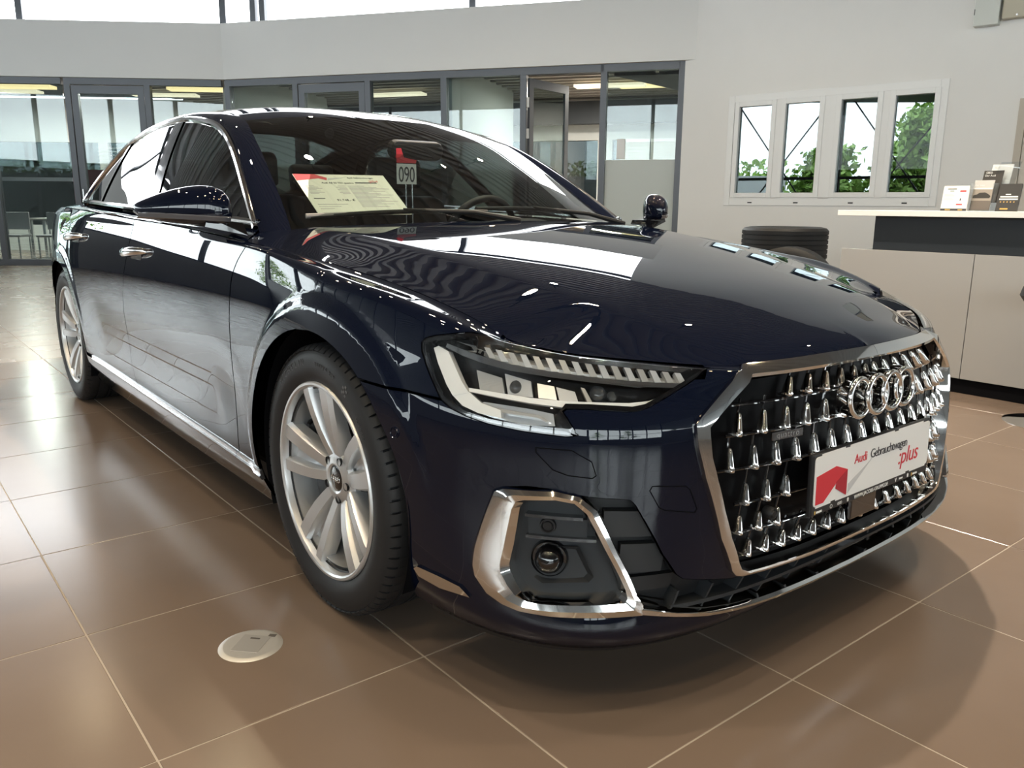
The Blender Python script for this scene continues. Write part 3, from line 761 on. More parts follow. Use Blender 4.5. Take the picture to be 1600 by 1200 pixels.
HD = np.concatenate([HP, HN, XY], -1).reshape(-1, 8); HT = orient(HD, grid_tris(HR, HQ))
# pull the rim back a little for the shut gap
HPs = HD.reshape(HR, HQ, 8)
HPs[:,-1,1] -= .0040; HPs[-1,:,0] -= .0040
HOOD = emit_panel('hood', HPs.reshape(-1, 8), HT, PAINT, CAR, 0, .011)
emit_dark = HPs.copy(); emit_dark[...,2] -= .02
emit_panel('hood_liner', emit_dark.reshape(-1, 8), HT, VOID, CAR, 0, 0)

# grille frame -------------------------------------------------------
def dense(poly, step=.02, closed=False):
    out = []; P = list(poly)+([poly[0]] if closed else [])
    for a, b in zip(P[:-1], P[1:]):
        n = max(1, int(math.hypot(b[0]-a[0], b[1]-a[1])/step))
        for k in range(n): out.append((a[0]+(b[0]-a[0])*k/n, a[1]+(b[1]-a[1])*k/n))
    if not closed: out.append(P[-1])
    return out
def dense_pair(A, B, step=.015, closed=False):
    oa, ob = [], []; A = list(A); B = list(B)
    if closed: A.append(A[0]); B.append(B[0])
    for i in range(len(A)-1):
        L = max(math.dist(A[i], A[i+1]), math.dist(B[i], B[i+1])); n = max(1, int(L/step))
        for k in range(n):
            t = k/n; oa.append((A[i][0]*(1-t)+A[i+1][0]*t, A[i][1]*(1-t)+A[i+1][1]*t)); ob.append((B[i][0]*(1-t)+B[i+1][0]*t, B[i][1]*(1-t)+B[i+1][1]*t))
    if not closed: oa.append(A[-1]); ob.append(B[-1])
    return oa, ob
def band(outer, inner, prof, closed=False, step=.015):
    oa, ob = dense_pair(outer, inner, step, closed); V = []; F = []; m = len(prof)
    for a, b in zip(oa, ob):
        pa, pb, na = tub(*a), tub(*b), tub_n((a[0]+b[0])/2, (a[1]+b[1])/2)
        nb = na*np.array((1,1,0)); nb /= np.linalg.norm(nb)
        for t, h in prof: V.append(pa*(1-t)+pb*t+(nb if h < -.02 else na)*h)
    N = len(oa)
    for i in range(N if closed else N-1):
        j = (i+1) % N
        for k in range(m-1): F.append((i*m+k, j*m+k, j*m+k+1, i*m+k+1))
    return V, F
def mirror_obj(name, V, F, m, parent, join=True, smooth=True, angle=30, side=0, **k):
    V = np.asarray(V, float); mir = np.array([1,-1,1.]); mb = MB()
    if side in (0, 1): mb.add(V, F)
    if side in (0, -1): mb.add(V*mir, [f[::-1] for f in F])
    me = mb.mesh(name, m, False)
    bm = bmesh.new(); bm.from_mesh(me); bmesh.ops.remove_doubles(bm, verts=bm.verts, dist=.0004); bmesh.ops.recalc_face_normals(bm, faces=bm.faces)
    for f in bm.faces: f.smooth = True
    for e in bm.edges: e.smooth = not (e.is_manifold and e.calc_face_angle(0) > math.radians(angle))
    bm.to_mesh(me); bm.free(); return new_obj(name, me, parent, **k)
V, F = band(GR_OUT, GR_IN, [(0,-.014),(0,.006),(.05,.0105),(.5,.0115),(.93,.0105),(1,.004),(1.0,-.045)])
GFR = mirror_obj('grille_frame', V, F, CHROME, CAR, angle=22)
# black grille panel behind
gin = dense(GR_IN, .03)
def polyfill(poly, off, rows=14):
    """fill between the border polygon and the middle line by clipping the tub"""
    D, T = patch(lambda D: sdf(poly, A_s(D), A_w(D)))
    D = D.copy(); D[:,:3] += D[:,3:6]*off; return D, T
D, T = polyfill(GR_IN+[(1.8,.29),(1.8,.705)], -.032)
GRI = emit_panel('grille', D, T, mat('grille_black', (.003,.003,.0035), .4, spec=.08), CAR, 0, 0)
ROWS = [(.651,.0617,.5,.047,7),(.587,.0652,0,.050,7),(.515,.0625,.5,.050,8),(.439,.0595,0,.045,7),(.376,.0557,.5,.040,8),(.321,.0530,0,.036,7)]
# bars and uprights
mb = MB(); uu = MB()
for z, sp, o, h, n in ROWS:
    pts = [tub(s, z+.003, -.014) for s in np.linspace(SLEN, SLEN-sp*(n+.9 if o else n+.4), 30)]
    pts = [p for p in pts if True]
    full = [np.array((p[0], -p[1], p[2])) for p in pts[::-1]]+pts[1:]
    mb.tube(full, .0035, 6)
mb.obj('grille_bars', GLOSSB, GRI, smooth=True)
# chrome hook studs: one mesh shape per height, placed along the rows
def stud_mesh(h):
    """slim chrome blade that thickens downwards, with a small foot kicking out at its lower end"""
    V = []; F = []
    secs = [(0,.0024,-.004,.002),(.10*h,.0036,-.006,.006),(.4*h,.0050,-.007,.010),(.72*h,.0062,-.008,.014),(.90*h,.0070,-.009,.0165),(.98*h,.0060,-.008,.0155),(1.03*h,.0026,-.004,.011)]
    for d, w, b, f in secs:    # d down from top, half width w, back b, front f (x out of the grille, y across)
        V += [(b,-w,-d),(b,w,-d),(f*.6,w*.95,-d),(f,w*.35,-d),(f,-w*.35,-d),(f*.6,-w*.95,-d)]
    n = 6
    for i in range(len(secs)-1):
        for k in range(n): F.append((i*n+k, i*n+(k+1) % n, (i+1)*n+(k+1) % n, (i+1)*n+k))
    F += [tuple(range(n)), tuple((len(secs)-1)*n+k for k in range(n))[::-1]]
    mb = MB(); mb.add(V, F)
    mb.add([(-.008,-.003,-.88*h),(.012,-.003,-.88*h),(.012,-.003,-1.01*h),(-.008,-.003,-1.0*h),(-.012,-.013,-.92*h),(-.002,-.012,-.92*h),(-.002,-.012,-.985*h),(-.012,-.013,-.98*h)],
           [(0,1,2,3),(4,7,6,5),(0,4,5,1),(1,5,6,2),(2,6,7,3),(3,7,4,0)])
    return mb.mesh('stud', CHROME, smooth=True, angle=55)
rod = {}
for z, sp, o, h, n in ROWS:
    me = stud_mesh(h); mr = MB().tube([(-.004,0,.030),(-.006,0,-.01)], .0030, 6).mesh('stud_rod', GLOSSB, True)
    for sd in (-1, 1):
        for k in range(n+1):
            off = (k+o)*sp
            if k == 0 and o == 0 and sd == 1: continue
            s = SLEN-off; zt = z+h
            if sdf(GR_IN+[(1.8,.29),(1.8,.705)], np.array([s]), np.array([z-.002]))[0] < .010: continue
            if sdf(GR_IN+[(1.8,.29),(1.8,.705)], np.array([s]), np.array([zt]))[0] < .004: continue
            if off < .262 and .395 < z+h/2 < .52 and not z > .5: continue      # behind the number plate
            p = tub(s, zt, -.014); nn = tub_n(s, z+h/2)
            pb = tub(s, z, -.012); up = (p-pb)/np.linalg.norm(p-pb)
            p = np.array((p[0], p[1]*sd, p[2])); nn = np.array((nn[0], nn[1]*sd, nn[2])); up = np.array((up[0], up[1]*sd, up[2]))
            ux = nn-up*np.dot(nn, up); ux /= np.linalg.norm(ux); uy = np.cross(up, ux)
            M = Matrix((Vector(ux), Vector(uy)*(-1 if True else 1)*-1, Vector(up))).transposed().to_4x4(); M.translation = Vector(p)
            st = new_obj('stud', me, GRI); st.matrix_local = M
            r = new_obj('stud_rod', mr, GRI); r.matrix_local = M
# four rings
RZ = .632; RX = .968
for k in range(4):
    yy = (-1.5+k)*.0665
    prof = []
    for a in np.linspace(0, 2*math.pi, 13)[:-1]: prof.append((.0425+.0065*math.cos(a), .007*math.sin(a)))
    m2 = MB().lathe(prof, 56, 'x', (0,0,0), close=True)
    o = m2.obj('badge_ring', CHROME, CAR, smooth=True, angle=60); o.location = (RX-.0022*abs(k-1.5)*2, yy, RZ); o.rotation_euler = (0, -.07, 0)
# carrier of the rings
mb = MB()
for k in range(4):
    yy = (-1.5+k)*.0665
    mb.lathe([(.047,0),(.048,-.03),(.036,-.03),(.037,0)], 40, 'x', (RX-.006,yy,RZ), close=True)
mb.obj('badge_carrier', CHROME, CAR, smooth=True)
# quattro script
o = new_obj('model_badge', MB().prism([(-.046,-.009),(.046,-.009),(.046,.009),(-.046,.009)], (0,0,0), (1,0,0), (0,1,0), (0,0,1), -.003, .001).mesh('model_badge', GLOSSB, bevel=.001), CAR)
bp, bn = tub(1.258, .5815, .006), tub_n(1.258, .58); bp[1] *= -1; bn[1] *= -1
o.matrix_local = frame_mat(bp, np.cross((0,0,1), bn), (0,0,1))
tx = new_obj('lettering', text_mesh('quattro', .019, mat('dim_chrome', (.35,.35,.35), .2, metal=1.), align='CENTER', space=1.15), o); tx.location = (0,-.005,.0012)

# number plate --------------------------------------------------------
PZ, PX = .4665, .962
def plate_frame(h0, w0=.26): pass
pl = MB(); 
plate = MB().prism([(-.267,-.078),(.267,-.078),(.267,.062),(-.267,.062)], (0,0,0), (1,0,0), (0,1,0), (0,0,1), -.012, .001).obj('number_plate', PLAST, CAR, bevel=.004, label='white dealer plate in black holder')
plate.matrix_local = frame_mat((PX, 0, PZ), (0,1,0), (-.028,0,1))
def rrect(w, h, r, n=5, cx=0, cy=0):
    out = []
    for (sx, sy, a0) in ((1,1,0),(-1,1,90),(-1,-1,180),(1,-1,270)):
        for k in range(n+1):
            a = math.radians(a0+90*k/n); out.append((cx+sx*(w/2-r)+r*math.cos(a), cy+sy*(h/2-r)+r*math.sin(a)))
    return out
def flat(name, poly, m, parent, z, dz=.0006):
    return MB().prism(poly, (0,0,0), (1,0,0), (0,1,0), (0,0,1), z-dz, z).obj(name, m, parent)
flat('plate_sheet', rrect(.52,.112,.009), WHITE, plate, .0022, .0015)
for (x0, x1, yy) in ((-.235,-.14,.0575),(-.12,.08,.0575),(.10,.225,.0575),(-.17,.15,-.0575),(.17,.25,-.0575),(-.25,-.19,-.0575)):
    flat('clip_line', [(x0,yy-.0025),(x1,yy-.0025),(x1,yy+.0025),(x0,yy+.0025)], WHITE, plate, .002, .0008)
RED2 = mat('dark_red_print', (.40, .015, .03), .5)
flat('red_ribbon', [(-.253,-.052),(-.253,.012),(-.175,.022),(-.128,.006),(-.128,-.036),(-.170,-.016),(-.222,-.052)], RED, plate, .0030)
flat('red_ribbon_fold', [(-.128,.006),(-.172,-.015),(-.175,-.030),(-.130,-.054),(-.128,-.050)], RED2, plate, .0036)
flat('grey_wedge', [(-.122,-.052),(-.122,-.030),(-.02,.012)], GREYP, plate, .0030)
def label_text(s, size, m, parent, x, y, z, align='LEFT', shear=0, space=1., name='lettering'):
    o = new_obj(name, text_mesh(s, size, m, name, align, shear, .0003, space), parent); o.location = (x, y, z); return o
label_text('Audi', .031, RED, plate, -.100, .012, .0030, space=.95)
label_text('Gebrauchtwagen', .031, DKGREY, plate, -.030, .012, .0030, space=.82)
label_text(':plus', .058, RED, plate, .105, -.030, .0030, shear=.18, space=.95)
label_text('WWW.JACOBS-GRUPPE.DE', .0125, WHITE, plate, -.088, -.0735, .0016, space=1.02)
for k, (xx, ww) in enumerate(((-.235,.030),(-.185,.012),(-.150,.018),(-.115,.010),(.105,.012),(.130,.020),(.165,.010),(.200,.034))):
    if k in (0, 7):
        flat('printed_mark', [(xx-.010,-.0725),(xx+.012,-.0725),(xx+.012,-.068),(xx-.010,-.068)], WHITE, plate, .0016); flat('gold_mark', [(xx-.018,-.0735),(xx-.013,-.0735),(xx-.013,-.066),(xx-.018,-.066)], mat('gold_print', (.55,.36,.10), .5), plate, .0018)
    elif k == 2:
        for q in range(4):
            mm = MB().lathe([(.0032,0),(.0032,.0004),(.0024,.0004),(.0024,0)], 14, 'z', (xx-.006+q*.0042,-.069,.0012), close=True).obj('printed_ring', WHITE, plate)
    elif k == 1:
        MB().lathe([(.0048,0),(.0048,.0004),(.0038,.0004),(.0038,0)], 18, 'z', (xx,-.069,.0012), close=True).obj('printed_ring', WHITE, plate)
    elif k in (3, 6):
        flat('printed_mark', [(xx-.003,-.073),(xx+.003,-.073),(xx+.004,-.066),(xx,-.063),(xx-.004,-.066)], WHITE, plate, .0016)
    elif k == 4:
        flat('printed_mark', [(xx-.005,-.064),(xx,-.074),(xx+.005,-.064),(xx+.002,-.064),(xx,-.069),(xx-.002,-.064)], WHITE, plate, .0016)
    else:
        flat('printed_mark', [(xx-.009,-.071),(xx+.009,-.071),(xx+.009,-.067),(xx-.009,-.067)], WHITE, plate, .0016)
# radar box under the plate
MB().box((.925,-.06,.325),(.945,.06,.395)).obj('radar_cover', GLOSSB, CAR, bevel=.006)
# camera in grille
cp, cn = tub(1.262, .407, -.004), tub_n(1.262, .407)
for sd in (-1,):
    o = MB().lathe([(.0,.004),(.006,.004),(.009,0),(.011,.003),(.013,0),(.013,-.02)], 24, 'z').obj('grille_sensor', PLAST, CAR, smooth=True)
    o.matrix_local = frame_mat((cp[0],cp[1]*sd,cp[2]), np.cross((0,0,1), (cn[0],cn[1]*sd,cn[2])), (0,0,1))
# ---------------------------------------------------------------- lower intake, fog surrounds, lip
D, T = polyfill(INTK, -.045)
INTAKE = emit_panel('lower_intake', D, T, PLAST, CAR, 0, 0)
# walls of the opening
wall = dense(INTK[:12]+[(1.45,.276),(SLEN,.275)], .02)
V = []; F = []
for q in wall: V += [tub(*q, .0), tub(*q, -.05)]
for i in range(len(wall)-1): F.append((2*i, 2*i+1, 2*i+3, 2*i+2))
mirror_obj('intake_edge', V, F, PLAST2, CAR)
# horizontal slats beside the chrome arm and vertical ribs under the grille
def slat(pts, th, d0, d1, name, m, parent, side=0):
    V = []; F = []
    for s, w in pts:
        V += [tub(s, w+th/2, d0), tub(s, w+th/2, d1), tub(s, w-th/2, d1), tub(s, w-th/2, d0)]
    for i in range(len(pts)-1):
        for k in range(4): F.append((4*i+k, 4*i+(k+1) % 4, 4*i+4+(k+1) % 4, 4*i+4+k))
    n = len(pts)-1; F += [(3,2,1,0), (4*n,4*n+1,4*n+2,4*n+3)]
    return mirror_obj(name, V, F, m, parent, side=side, angle=30)
for sd in (-1, 1):
    slat([(s, .425-.02*(s-.84)) for s in np.linspace(.852, .965, 8)], .052, -.014, -.05, 'intake_slat', PLAST2, INTAKE, sd)
    slat([(s, .352-.02*(s-.87)) for s in np.linspace(.895, 1.000, 8)], .058, -.020, -.05, 'intake_slat', PLAST2, INTAKE, sd)
    slat([(s, .296) for s in np.linspace(.93, 1.04, 6)], .030, -.026, -.05, 'intake_slat', PLAST, INTAKE, sd)
slat([(s, .245-.01*(s-1)) for s in np.linspace(1.0, SLEN, 26)], .008, -.008, -.05, 'intake_rail', PLAST2, INTAKE)
for k in range(6):
    s = 1.06+k*.097
    for sd in (-1, 1):
        slat([(s-.003, .247), (s+.003, .247)], .056, -.012, -.05, 'intake_rib', PLAST2, INTAKE, sd)
# chrome frame round each fog recess
V, F = band(FOG_O2, FOG_IN, [(-.04,-.010),(0,.004),(.08,.012),(.45,.019),(.82,.016),(1.0,.002),(1.0,-.05)], closed=True, step=.012)
for sd in (-1, 1):
    FS = mirror_obj('fog_surround', V, F, CHROME, CAR, side=sd, angle=24)
    # recess floor
    D, T = polyfill(FOG_IN, -.030); rec = emit_panel('fog_recess', D, T, PLAST2, CAR, sd, 0)
    for w0, s1 in ((.437,.808),(.394,.838)):
        slat([(s, w0-.012*(s-.67)) for s in np.linspace(.686, s1, 8)], .006, -.004, -.03, 'recess_blade', GLOSSB, rec, sd)
    slat([(s, .415-.012*(s-.67)) for s in np.linspace(.688, s1-.02, 8)], .036, -.018, -.032, 'recess_panel', PLAST2, rec, sd)
    def at(s, w, off):
        p, n = tub(s, w, off), tub_n(s, w); p[1] *= sd; n[1] *= sd; return frame_mat(p, np.cross((0,0,1), n), (0,0,1))
    o = MB().lathe([(0,.001),(.0085,.001),(.0095,-.002),(.011,-.002),(.013,.003),(.0155,.003),(.017,-.004)], 28, 'z').obj('park_sensor', PLAST, rec, smooth=True); o.matrix_local = at(.733, .416, -.014)
    o = MB().lathe([(0,.030),(.010,.0285),(.020,.023),(.0275,.012),(.030,-.004),(.0345,-.004),(.037,.004),(.041,-.012),(.041,-.03)], 36, 'z').obj('fog_lamp', GLOSSB, rec, smooth=True, angle=50); o.matrix_local = at(.733, .345, -.026)
    # cone shaped shroud beside the lamp
    fan = [(.745,.372,-.028),(.800,.378,-.012),(.838,.318,-.010),(.828,.306,-.014),(.715,.297,-.016),(.693,.305,-.026)]
    fin = [(.745,.366,-.031),(.795,.366,-.030),(.825,.320,-.030),(.815,.312,-.031),(.725,.305,-.031),(.700,.310,-.031)]
    V2 = [tub(a, b, c) for a, b, c in fan]+[tub(a, b, c) for a, b, c in fin]
    mirror_obj('lamp_shroud', V2, [(i, (i+1) % 6, 6+(i+1) % 6, 6+i) for i in range(5)], PLAST2, rec, side=sd)
    # side reflector strip low on the corner
    cor = [(.344,.262),(.362,.271),(.427,.269),(.492,.261),(.509,.243),(.410,.240),(.346,.247)]
    Vc = [tub(s, w, .006) for s, w in cor]+[tub(s, w, -.004) for s, w in cor]
    mirror_obj('corner_trim', Vc, [tuple(range(7))]+[(i, 7+i, 7+(i+1) % 7, (i+1) % 7) for i in range(7)], CHROME, CAR, side=sd)
    o = MB().lathe([(0,.002),(.008,.002),(.009,0),(.0105,0),(.012,.0025),(.0135,-.002)], 24, 'z').obj('park_sensor', PAINT, CAR, smooth=True); o.matrix_local = at(.382, .566, .001)
    # covers let into the bumper: thin raised rims
    for nm, pts in (('tow_eye_cover', [(.945,.503),(1.016,.499),(1.026,.492),(1.048,.450),(1.044,.443),(.975,.453),(.962,.460),(.940,.494)]), ('washer_cover', [(.712,.577),(.783,.575),(.822,.553),(.831,.526),(.824,.520),(.776,.524),(.745,.534),(.712,.567)])):
        ring = dense(pts, .008, True); V3 = []
        for q in ring:
            V3.append(tub(*q, .0006))
        mb = MB().tube(V3 if sd == 1 else [p*np.array((1,-1,1)) for p in V3], .0011, 5, closed=True); mb.obj(nm, VOID, CAR, smooth=True)
# chrome lip along the bottom of the nose
LT = [(.955,.262),(1.06,.243),(1.154,.231),(1.264,.222),(1.40,.215),(1.485,.211),(SLEN,.207)]
LB = [(.955,.240),(1.06,.228),(1.166,.216),(1.264,.209),(1.40,.200),(1.485,.196),(SLEN,.191)]
V, F = band(LT, LB, [(-.2,-.03),(0,.006),(.3,.013),(.75,.012),(1.0,.002),(1.1,-.01)], step=.03)
mirror_obj('chrome_lip', V, F, CHROME, CAR, angle=35)
# dark underside lip
D, T = patch(lambda D: A_s(D)-.30, lambda D: .172-A_w(D), arch_f)
emit_panel('under_lip', D, T, PLAST, CAR, 0, .03)

# ---------------------------------------------------------------- headlights
HOUS = mat('lamp_housing', (.012,.012,.013), .25, metal=.2)
REFL = mat('lamp_reflector', (.92,.93,.94), .18, metal=.55)
DRLM = mat('lamp_diffuser', (.90,.90,.89), .25, coat=.6, spec=.6)
BEZ = mat('lamp_bezel', (.80,.78,.75), .22, metal=.65)
hl_in = lambda D: sdf(HEAD, A_s(D), A_w(D))-.003
for sd in (-1, 1):
    D, T = patch(hl_in)
    HLO = emit_panel('headlight', D, T, LENS, CAR, sd, 0)
    D2 = D.copy(); D2[:,:3] -= D2[:,3:6]*.055
    emit_panel('lamp_housing', D2, T, HOUS, HLO, sd, 0)
    # side wall of the housing
    ring = dense(HEAD, .012, True); V = []
    for q in ring: V += [tub(*q, .0005), tub(*q, -.003), tub(*q, -.056)]
    n = len(ring); F = []
    for i in range(n):
        j = (i+1) % n; F += [(3*i, 3*j, 3*j+1, 3*i+1), (3*i+1, 3*j+1, 3*j+2, 3*i+2)]
    mirror_obj('lamp_rim', V, F, GLOSSB, HLO, side=sd)
    hp_ = np.array(HEAD); cen = []
    for i in range(len(hp_)):
        t = hp_[(i+1) % len(hp_)]-hp_[i-1]; t /= np.linalg.norm(t); cen.append(hp_[i]+np.array((t[1],-t[0]))*.009)
    Vb, Fb = band(HEAD, [tuple(c) for c in cen], [(0,-.0012),(1,-.0012),(1,-.012)], closed=True, step=.012)
    mirror_obj('lamp_border', Vb, Fb, GLOSSB, HLO, side=sd)
    def ribbon(name, pts, widths, off, th, m):
        """flat bar following the lens: pts (s,w), across = height, thick th"""
        V = []; F = []
        P = [np.array(p) for p in pts]
        for i, p in enumerate(P):
            t = P[min(i+1, len(P)-1)]-P[max(i-1, 0)]; t = t/np.linalg.norm(t); nn = np.array((-t[1], t[0])); w = widths[i] if hasattr(widths, '__len__') else widths
            a, b = p+nn*w/2, p-nn*w/2
            V += [tub(*a, off), tub(*a, off-th), tub(*b, off-th), tub(*b, off)]
        for i in range(len(P)-1):
            for k in range(4): F.append((4*i+k, 4*i+4+k, 4*i+4+(k+1) % 4, 4*i+(k+1) % 4))
        e = 4*(len(P)-1); F += [(0,1,2,3), (e+3,e+2,e+1,e)]
        return mirror_obj(name, V, F, m, HLO, side=sd, angle=35)
    def plate2(name, poly, off, th, m):
        n = len(poly); V = [tub(*p, off) for p in poly]+[tub(*p, off-th) for p in poly]
        return mirror_obj(name, V, [tuple(range(n)), tuple(range(2*n-1, n-1, -1))]+[(i, n+i, n+(i+1) % n, (i+1) % n) for i in range(n)], m, HLO, side=sd, angle=30)
    # L shaped daytime light at the outer end
    plate2('daytime_light', [(.492,.752),(.503,.757),(.527,.748),(.560,.692),(.574,.672),(.536,.662),(.524,.682),(.505,.722)], -.012, .02, DRLM)
    plate2('daytime_light', [(.534,.664),(.574,.674),(.60,.655),(.640,.645),(.640,.629),(.59,.634),(.555,.645)], -.013, .02, DRLM)
    # upper edge band with slanted crystal teeth
    up = [(.52,.760),(.56,.748),(.60,.738),(.66,.726),(.74,.717),(.82,.709),(.90,.702),(.975,.698),(1.0,.697)]
    ribbon('light_blade', up, [.008,.012,.013,.012,.010,.009,.009,.008,.004], -.014, .008, CHROME)
    lo = [(1.0,.697),(.965,.676),(.93,.663),(.89,.660),(.84,.662),(.77,.664),(.70,.668),(.64,.673),(.575,.678)]
    ribbon('light_blade', lo, [.004,.016,.017,.016,.014,.012,.010,.009,.007], -.013, .012, DRLM)
    for k in range(16):
        s = .60+k*.0245; wt = np.interp(s, [.6,.7,.8,.9,1.0], [.768,.762,.752,.742,.728]); wb = np.interp(s, [q[0] for q in up], [q[1] for q in up])+.004
        plate2('crystal_tooth', [(s, (wt+wb)/2+.008), (s+.012, (wt+wb)/2+.007), (s+.028, wb), (s+.015, wb)], -.016, .014, REFL if k % 2 else BEZ)
    # upper smoked shelf
    plate2('lamp_shelf', [(.53,.772),(.62,.784),(.70,.774),(.80,.760),(.92,.750),(.99,.738),(.99,.724),(.90,.738),(.80,.748),(.70,.757),(.62,.760),(.555,.755)], -.034, .012, BEZ)
    # projector units
    for (s0, s1, w0, w1) in ((.585,.640,.680,.714),(.645,.698,.678,.712)):
        plate2('reflector_cell', [(s0,w1+.004),(s1,w1-.006),(s1+.006,w0),(s0+.008,w0-.002)], -.030, .014, REFL if s0 > .6 else BEZ)
    plate2('reflector_cell', [(.712,.702),(.745,.698),(.752,.674),(.716,.676)], -.024, .018, REFL)
    plate2('reflector_cell', [(.749,.697),(.785,.690),(.795,.668),(.757,.672)], -.024, .018, REFL)
    for (s, w, r) in ((.668,.694,.015),(.830,.688,.016),(.858,.684,.011)):
        o = MB().lathe([(0,.016),(.4*r,.015),(.75*r,.010),(r,0),(r*1.12,-.002),(r*1.2,-.02)], 24, 'z').obj('projector_lens', mat('projector_glass', (.05,.055,.06), .04, coat=1.), HLO, smooth=True)
        p, nn = tub(s, w, -.036), tub_n(s, w); p[1] *= sd; nn[1] *= sd; o.matrix_local = frame_mat(p, np.cross((0,0,1), nn), (0,0,1))
    plate2('divider_bar', [(.795,.697),(.803,.695),(.826,.662),(.816,.662)], -.018, .02, BEZ)
    # lower bright reflector
    plate2('lower_reflector', [(.560,.652),(.60,.660),(.70,.655),(.745,.648),(.748,.622),(.69,.619),(.62,.627),(.575,.637)], -.030, .010, REFL)
    plate2('lower_blade', [(.60,.650),(.72,.642),(.735,.632),(.733,.628),(.716,.636),(.60,.643)], -.018, .008, BEZ)
    plate2('lower_end', [(.752,.648),(.768,.646),(.783,.612),(.765,.612)], -.024, .012, HOUS)

# ---------------------------------------------------------------- greenhouse
B_KN = [[(-.632,.955),(-.66,.977),(-.736,1.03),(-.864,1.112),(-1.04,1.213),(-1.186,1.281),(-1.351,1.334)], [(-1.351,1.334),(-1.571,1.372),(-1.818,1.396),(-1.995,1.399)], [(-1.995,1.399),(-2.27,1.388),(-2.46,1.360),(-2.64,1.306)], [(-2.64,1.306),(-2.79,1.212),(-2.94,1.118),(-3.085,1.037)]]
bx = [p for seg in B_KN[:4] for p in seg[:-1]]+[B_KN[3][-1]]
BSP = nspline([(x, z) for x, z in bx])
_u = np.linspace(0, 1, 800); _b = BSP(_u)
def B_pt(u): 
    x, z = BSP(np.array([u]))[0]; return np.array([x, float(side_glass_Y(x, z)), z])
CSP = nspline([(-.585,.728,.950),(-.737,.690,1.043),(-.866,.664,1.124),(-1.03,.632,1.222),(-1.18,.603,1.302),(-1.31,.575,1.353),(-1.45,.555,1.386),(-1.7,.545,1.417),(-2.0,.54,1.428),(-2.3,.535,1.415),(-2.65,.53,1.372),(-3.0,.53,1.298),(-3.35,.55,1.185),(-3.7,.58,1.082)])
_c = CSP(_u)
def c_at_x(x): i = np.argmin(np.abs(_c[:,0]-x)); return _u[i]
def b_at_x(x, front=True): i = np.argmin(np.abs(_b[:,0]-x)); return _u[i]
uB = [0, b_at_x(-1.351), b_at_x(-1.995), b_at_x(-2.64), 1.0]; uC = [0, c_at_x(-1.38), c_at_x(-2.03), c_at_x(-2.85), c_at_x(-3.32)]
NSEG = 90
def BC_pair(k): t = k/NSEG*4; return np.interp(t, range(5), uB), np.interp(t, range(5), uC)
V = []; rowsP = []
M_ = 12
for k in range(NSEG+1):
    ub, uc = BC_pair(k); b, c = B_pt(ub), CSP(np.array([uc]))[0]
    out = np.array([.0, .8, .6]); out /= np.linalg.norm(out); h = .26*np.linalg.norm(b-c)*.55
    h = min(h, .012+.014*sstep(1., 1.8, k/NSEG*4))
    rowsP.append([b*(1-t)+c*t+out*h*4*t*(1-t)*(.8+.4*(1-t)) for t in np.linspace(0, 1, M_+1)])
RPp = np.array(rowsP).transpose(1,0,2); NN = grid_normals(RPp)
if NN[6,40,1] < 0: NN = -NN
DD = np.concatenate([RPp, NN, RPp[...,:2]], -1).reshape(-1, 8); TTt = orient(DD, grid_tris(*RPp.shape[:2]))
both('roof_pillar', DD, TTt, PAINT, .012)
# rear pillar down to the deck
pil = []
for t in np.linspace(0, 1, 24):
    x = -3.09-.80*t; b = np.array([x, float(BELT_Y(x)), float(BELT_Z(x))-.004]); c = CSP(np.array([uC[4]+(1-uC[4])*t]))[0]
    out = np.array([0,.7,.7]); pil.append([b*(1-q)+c*q+out*.018*4*q*(1-q) for q in np.linspace(0, 1, 9)])
PP = np.array(pil).transpose(1,0,2); NN = grid_normals(PP)
if NN[4,10,1] < 0: NN = -NN
DD = np.concatenate([PP, NN, PP[...,:2]], -1).reshape(-1, 8); both('rear_pillar', DD, orient(DD, grid_tris(*PP.shape[:2])), PAINT, 0)
def coons(top, bot, lef, rig, n, m):
    """top/bot: functions of q (0 middle .. 1 side) for p=1 / p=0 ; lef (q=0) / rig (q=1) functions of p"""
    p = np.linspace(0, 1, n); q = np.linspace(0, 1, m); Tq, Bq, Lp, Rp = top(q), bot(q), lef(p), rig(p)
    Pq, Qq = np.meshgrid(p, q, indexing='ij'); Pq = Pq[...,None]; Qq = Qq[...,None]
    return (1-Pq)*Bq[None]+Pq*Tq[None]+(1-Qq)*Lp[:,None]+Qq*Rp[:,None]-((1-Pq)*(1-Qq)*Bq[0]+(1-Pq)*Qq*Bq[-1]+Pq*(1-Qq)*Tq[0]+Pq*Qq*Tq[-1])
def gpanel(name, P, m, fl=0, parent=None):
    N = grid_normals(P); N[N[...,2] < 0] *= -1; N[:,0,1] = 0
    D = np.concatenate([P, N, P[...,:2]], -1).reshape(-1, 8); return emit_panel(name, D, orient(D, grid_tris(*P.shape[:2])), m, parent or CAR, 0, fl)
ua, ub = 0., c_at_x(-1.31)
WSB = nspline([(-.45,0,.985),(-.465,.25,.983),(-.505,.5,.975),(-.585,.728,.950)]); WST = nspline([(-1.262,0,1.389),(-1.268,.2,1.386),(-1.285,.4,1.374),(-1.31,.575,1.353)])
WSM = nspline([(-.45,0,.985),(-.84,0,1.205),(-1.262,0,1.389)])
gpanel('windshield', coons(WST, WSB, WSM, lambda p: CSP(ua+(ub-ua)*p), 40, 40), WGLASS)
ud = c_at_x(-2.75)
RFR = nspline([(-2.70,0,1.418),(-2.71,.3,1.405),(-2.75,.53,1.352)]); RFM = nspline([(-1.262,0,1.389),(-1.45,0,1.432),(-1.7,0,1.463),(-1.95,0,1.474),(-2.2,0,1.470),(-2.45,0,1.452),(-2.70,0,1.418)])
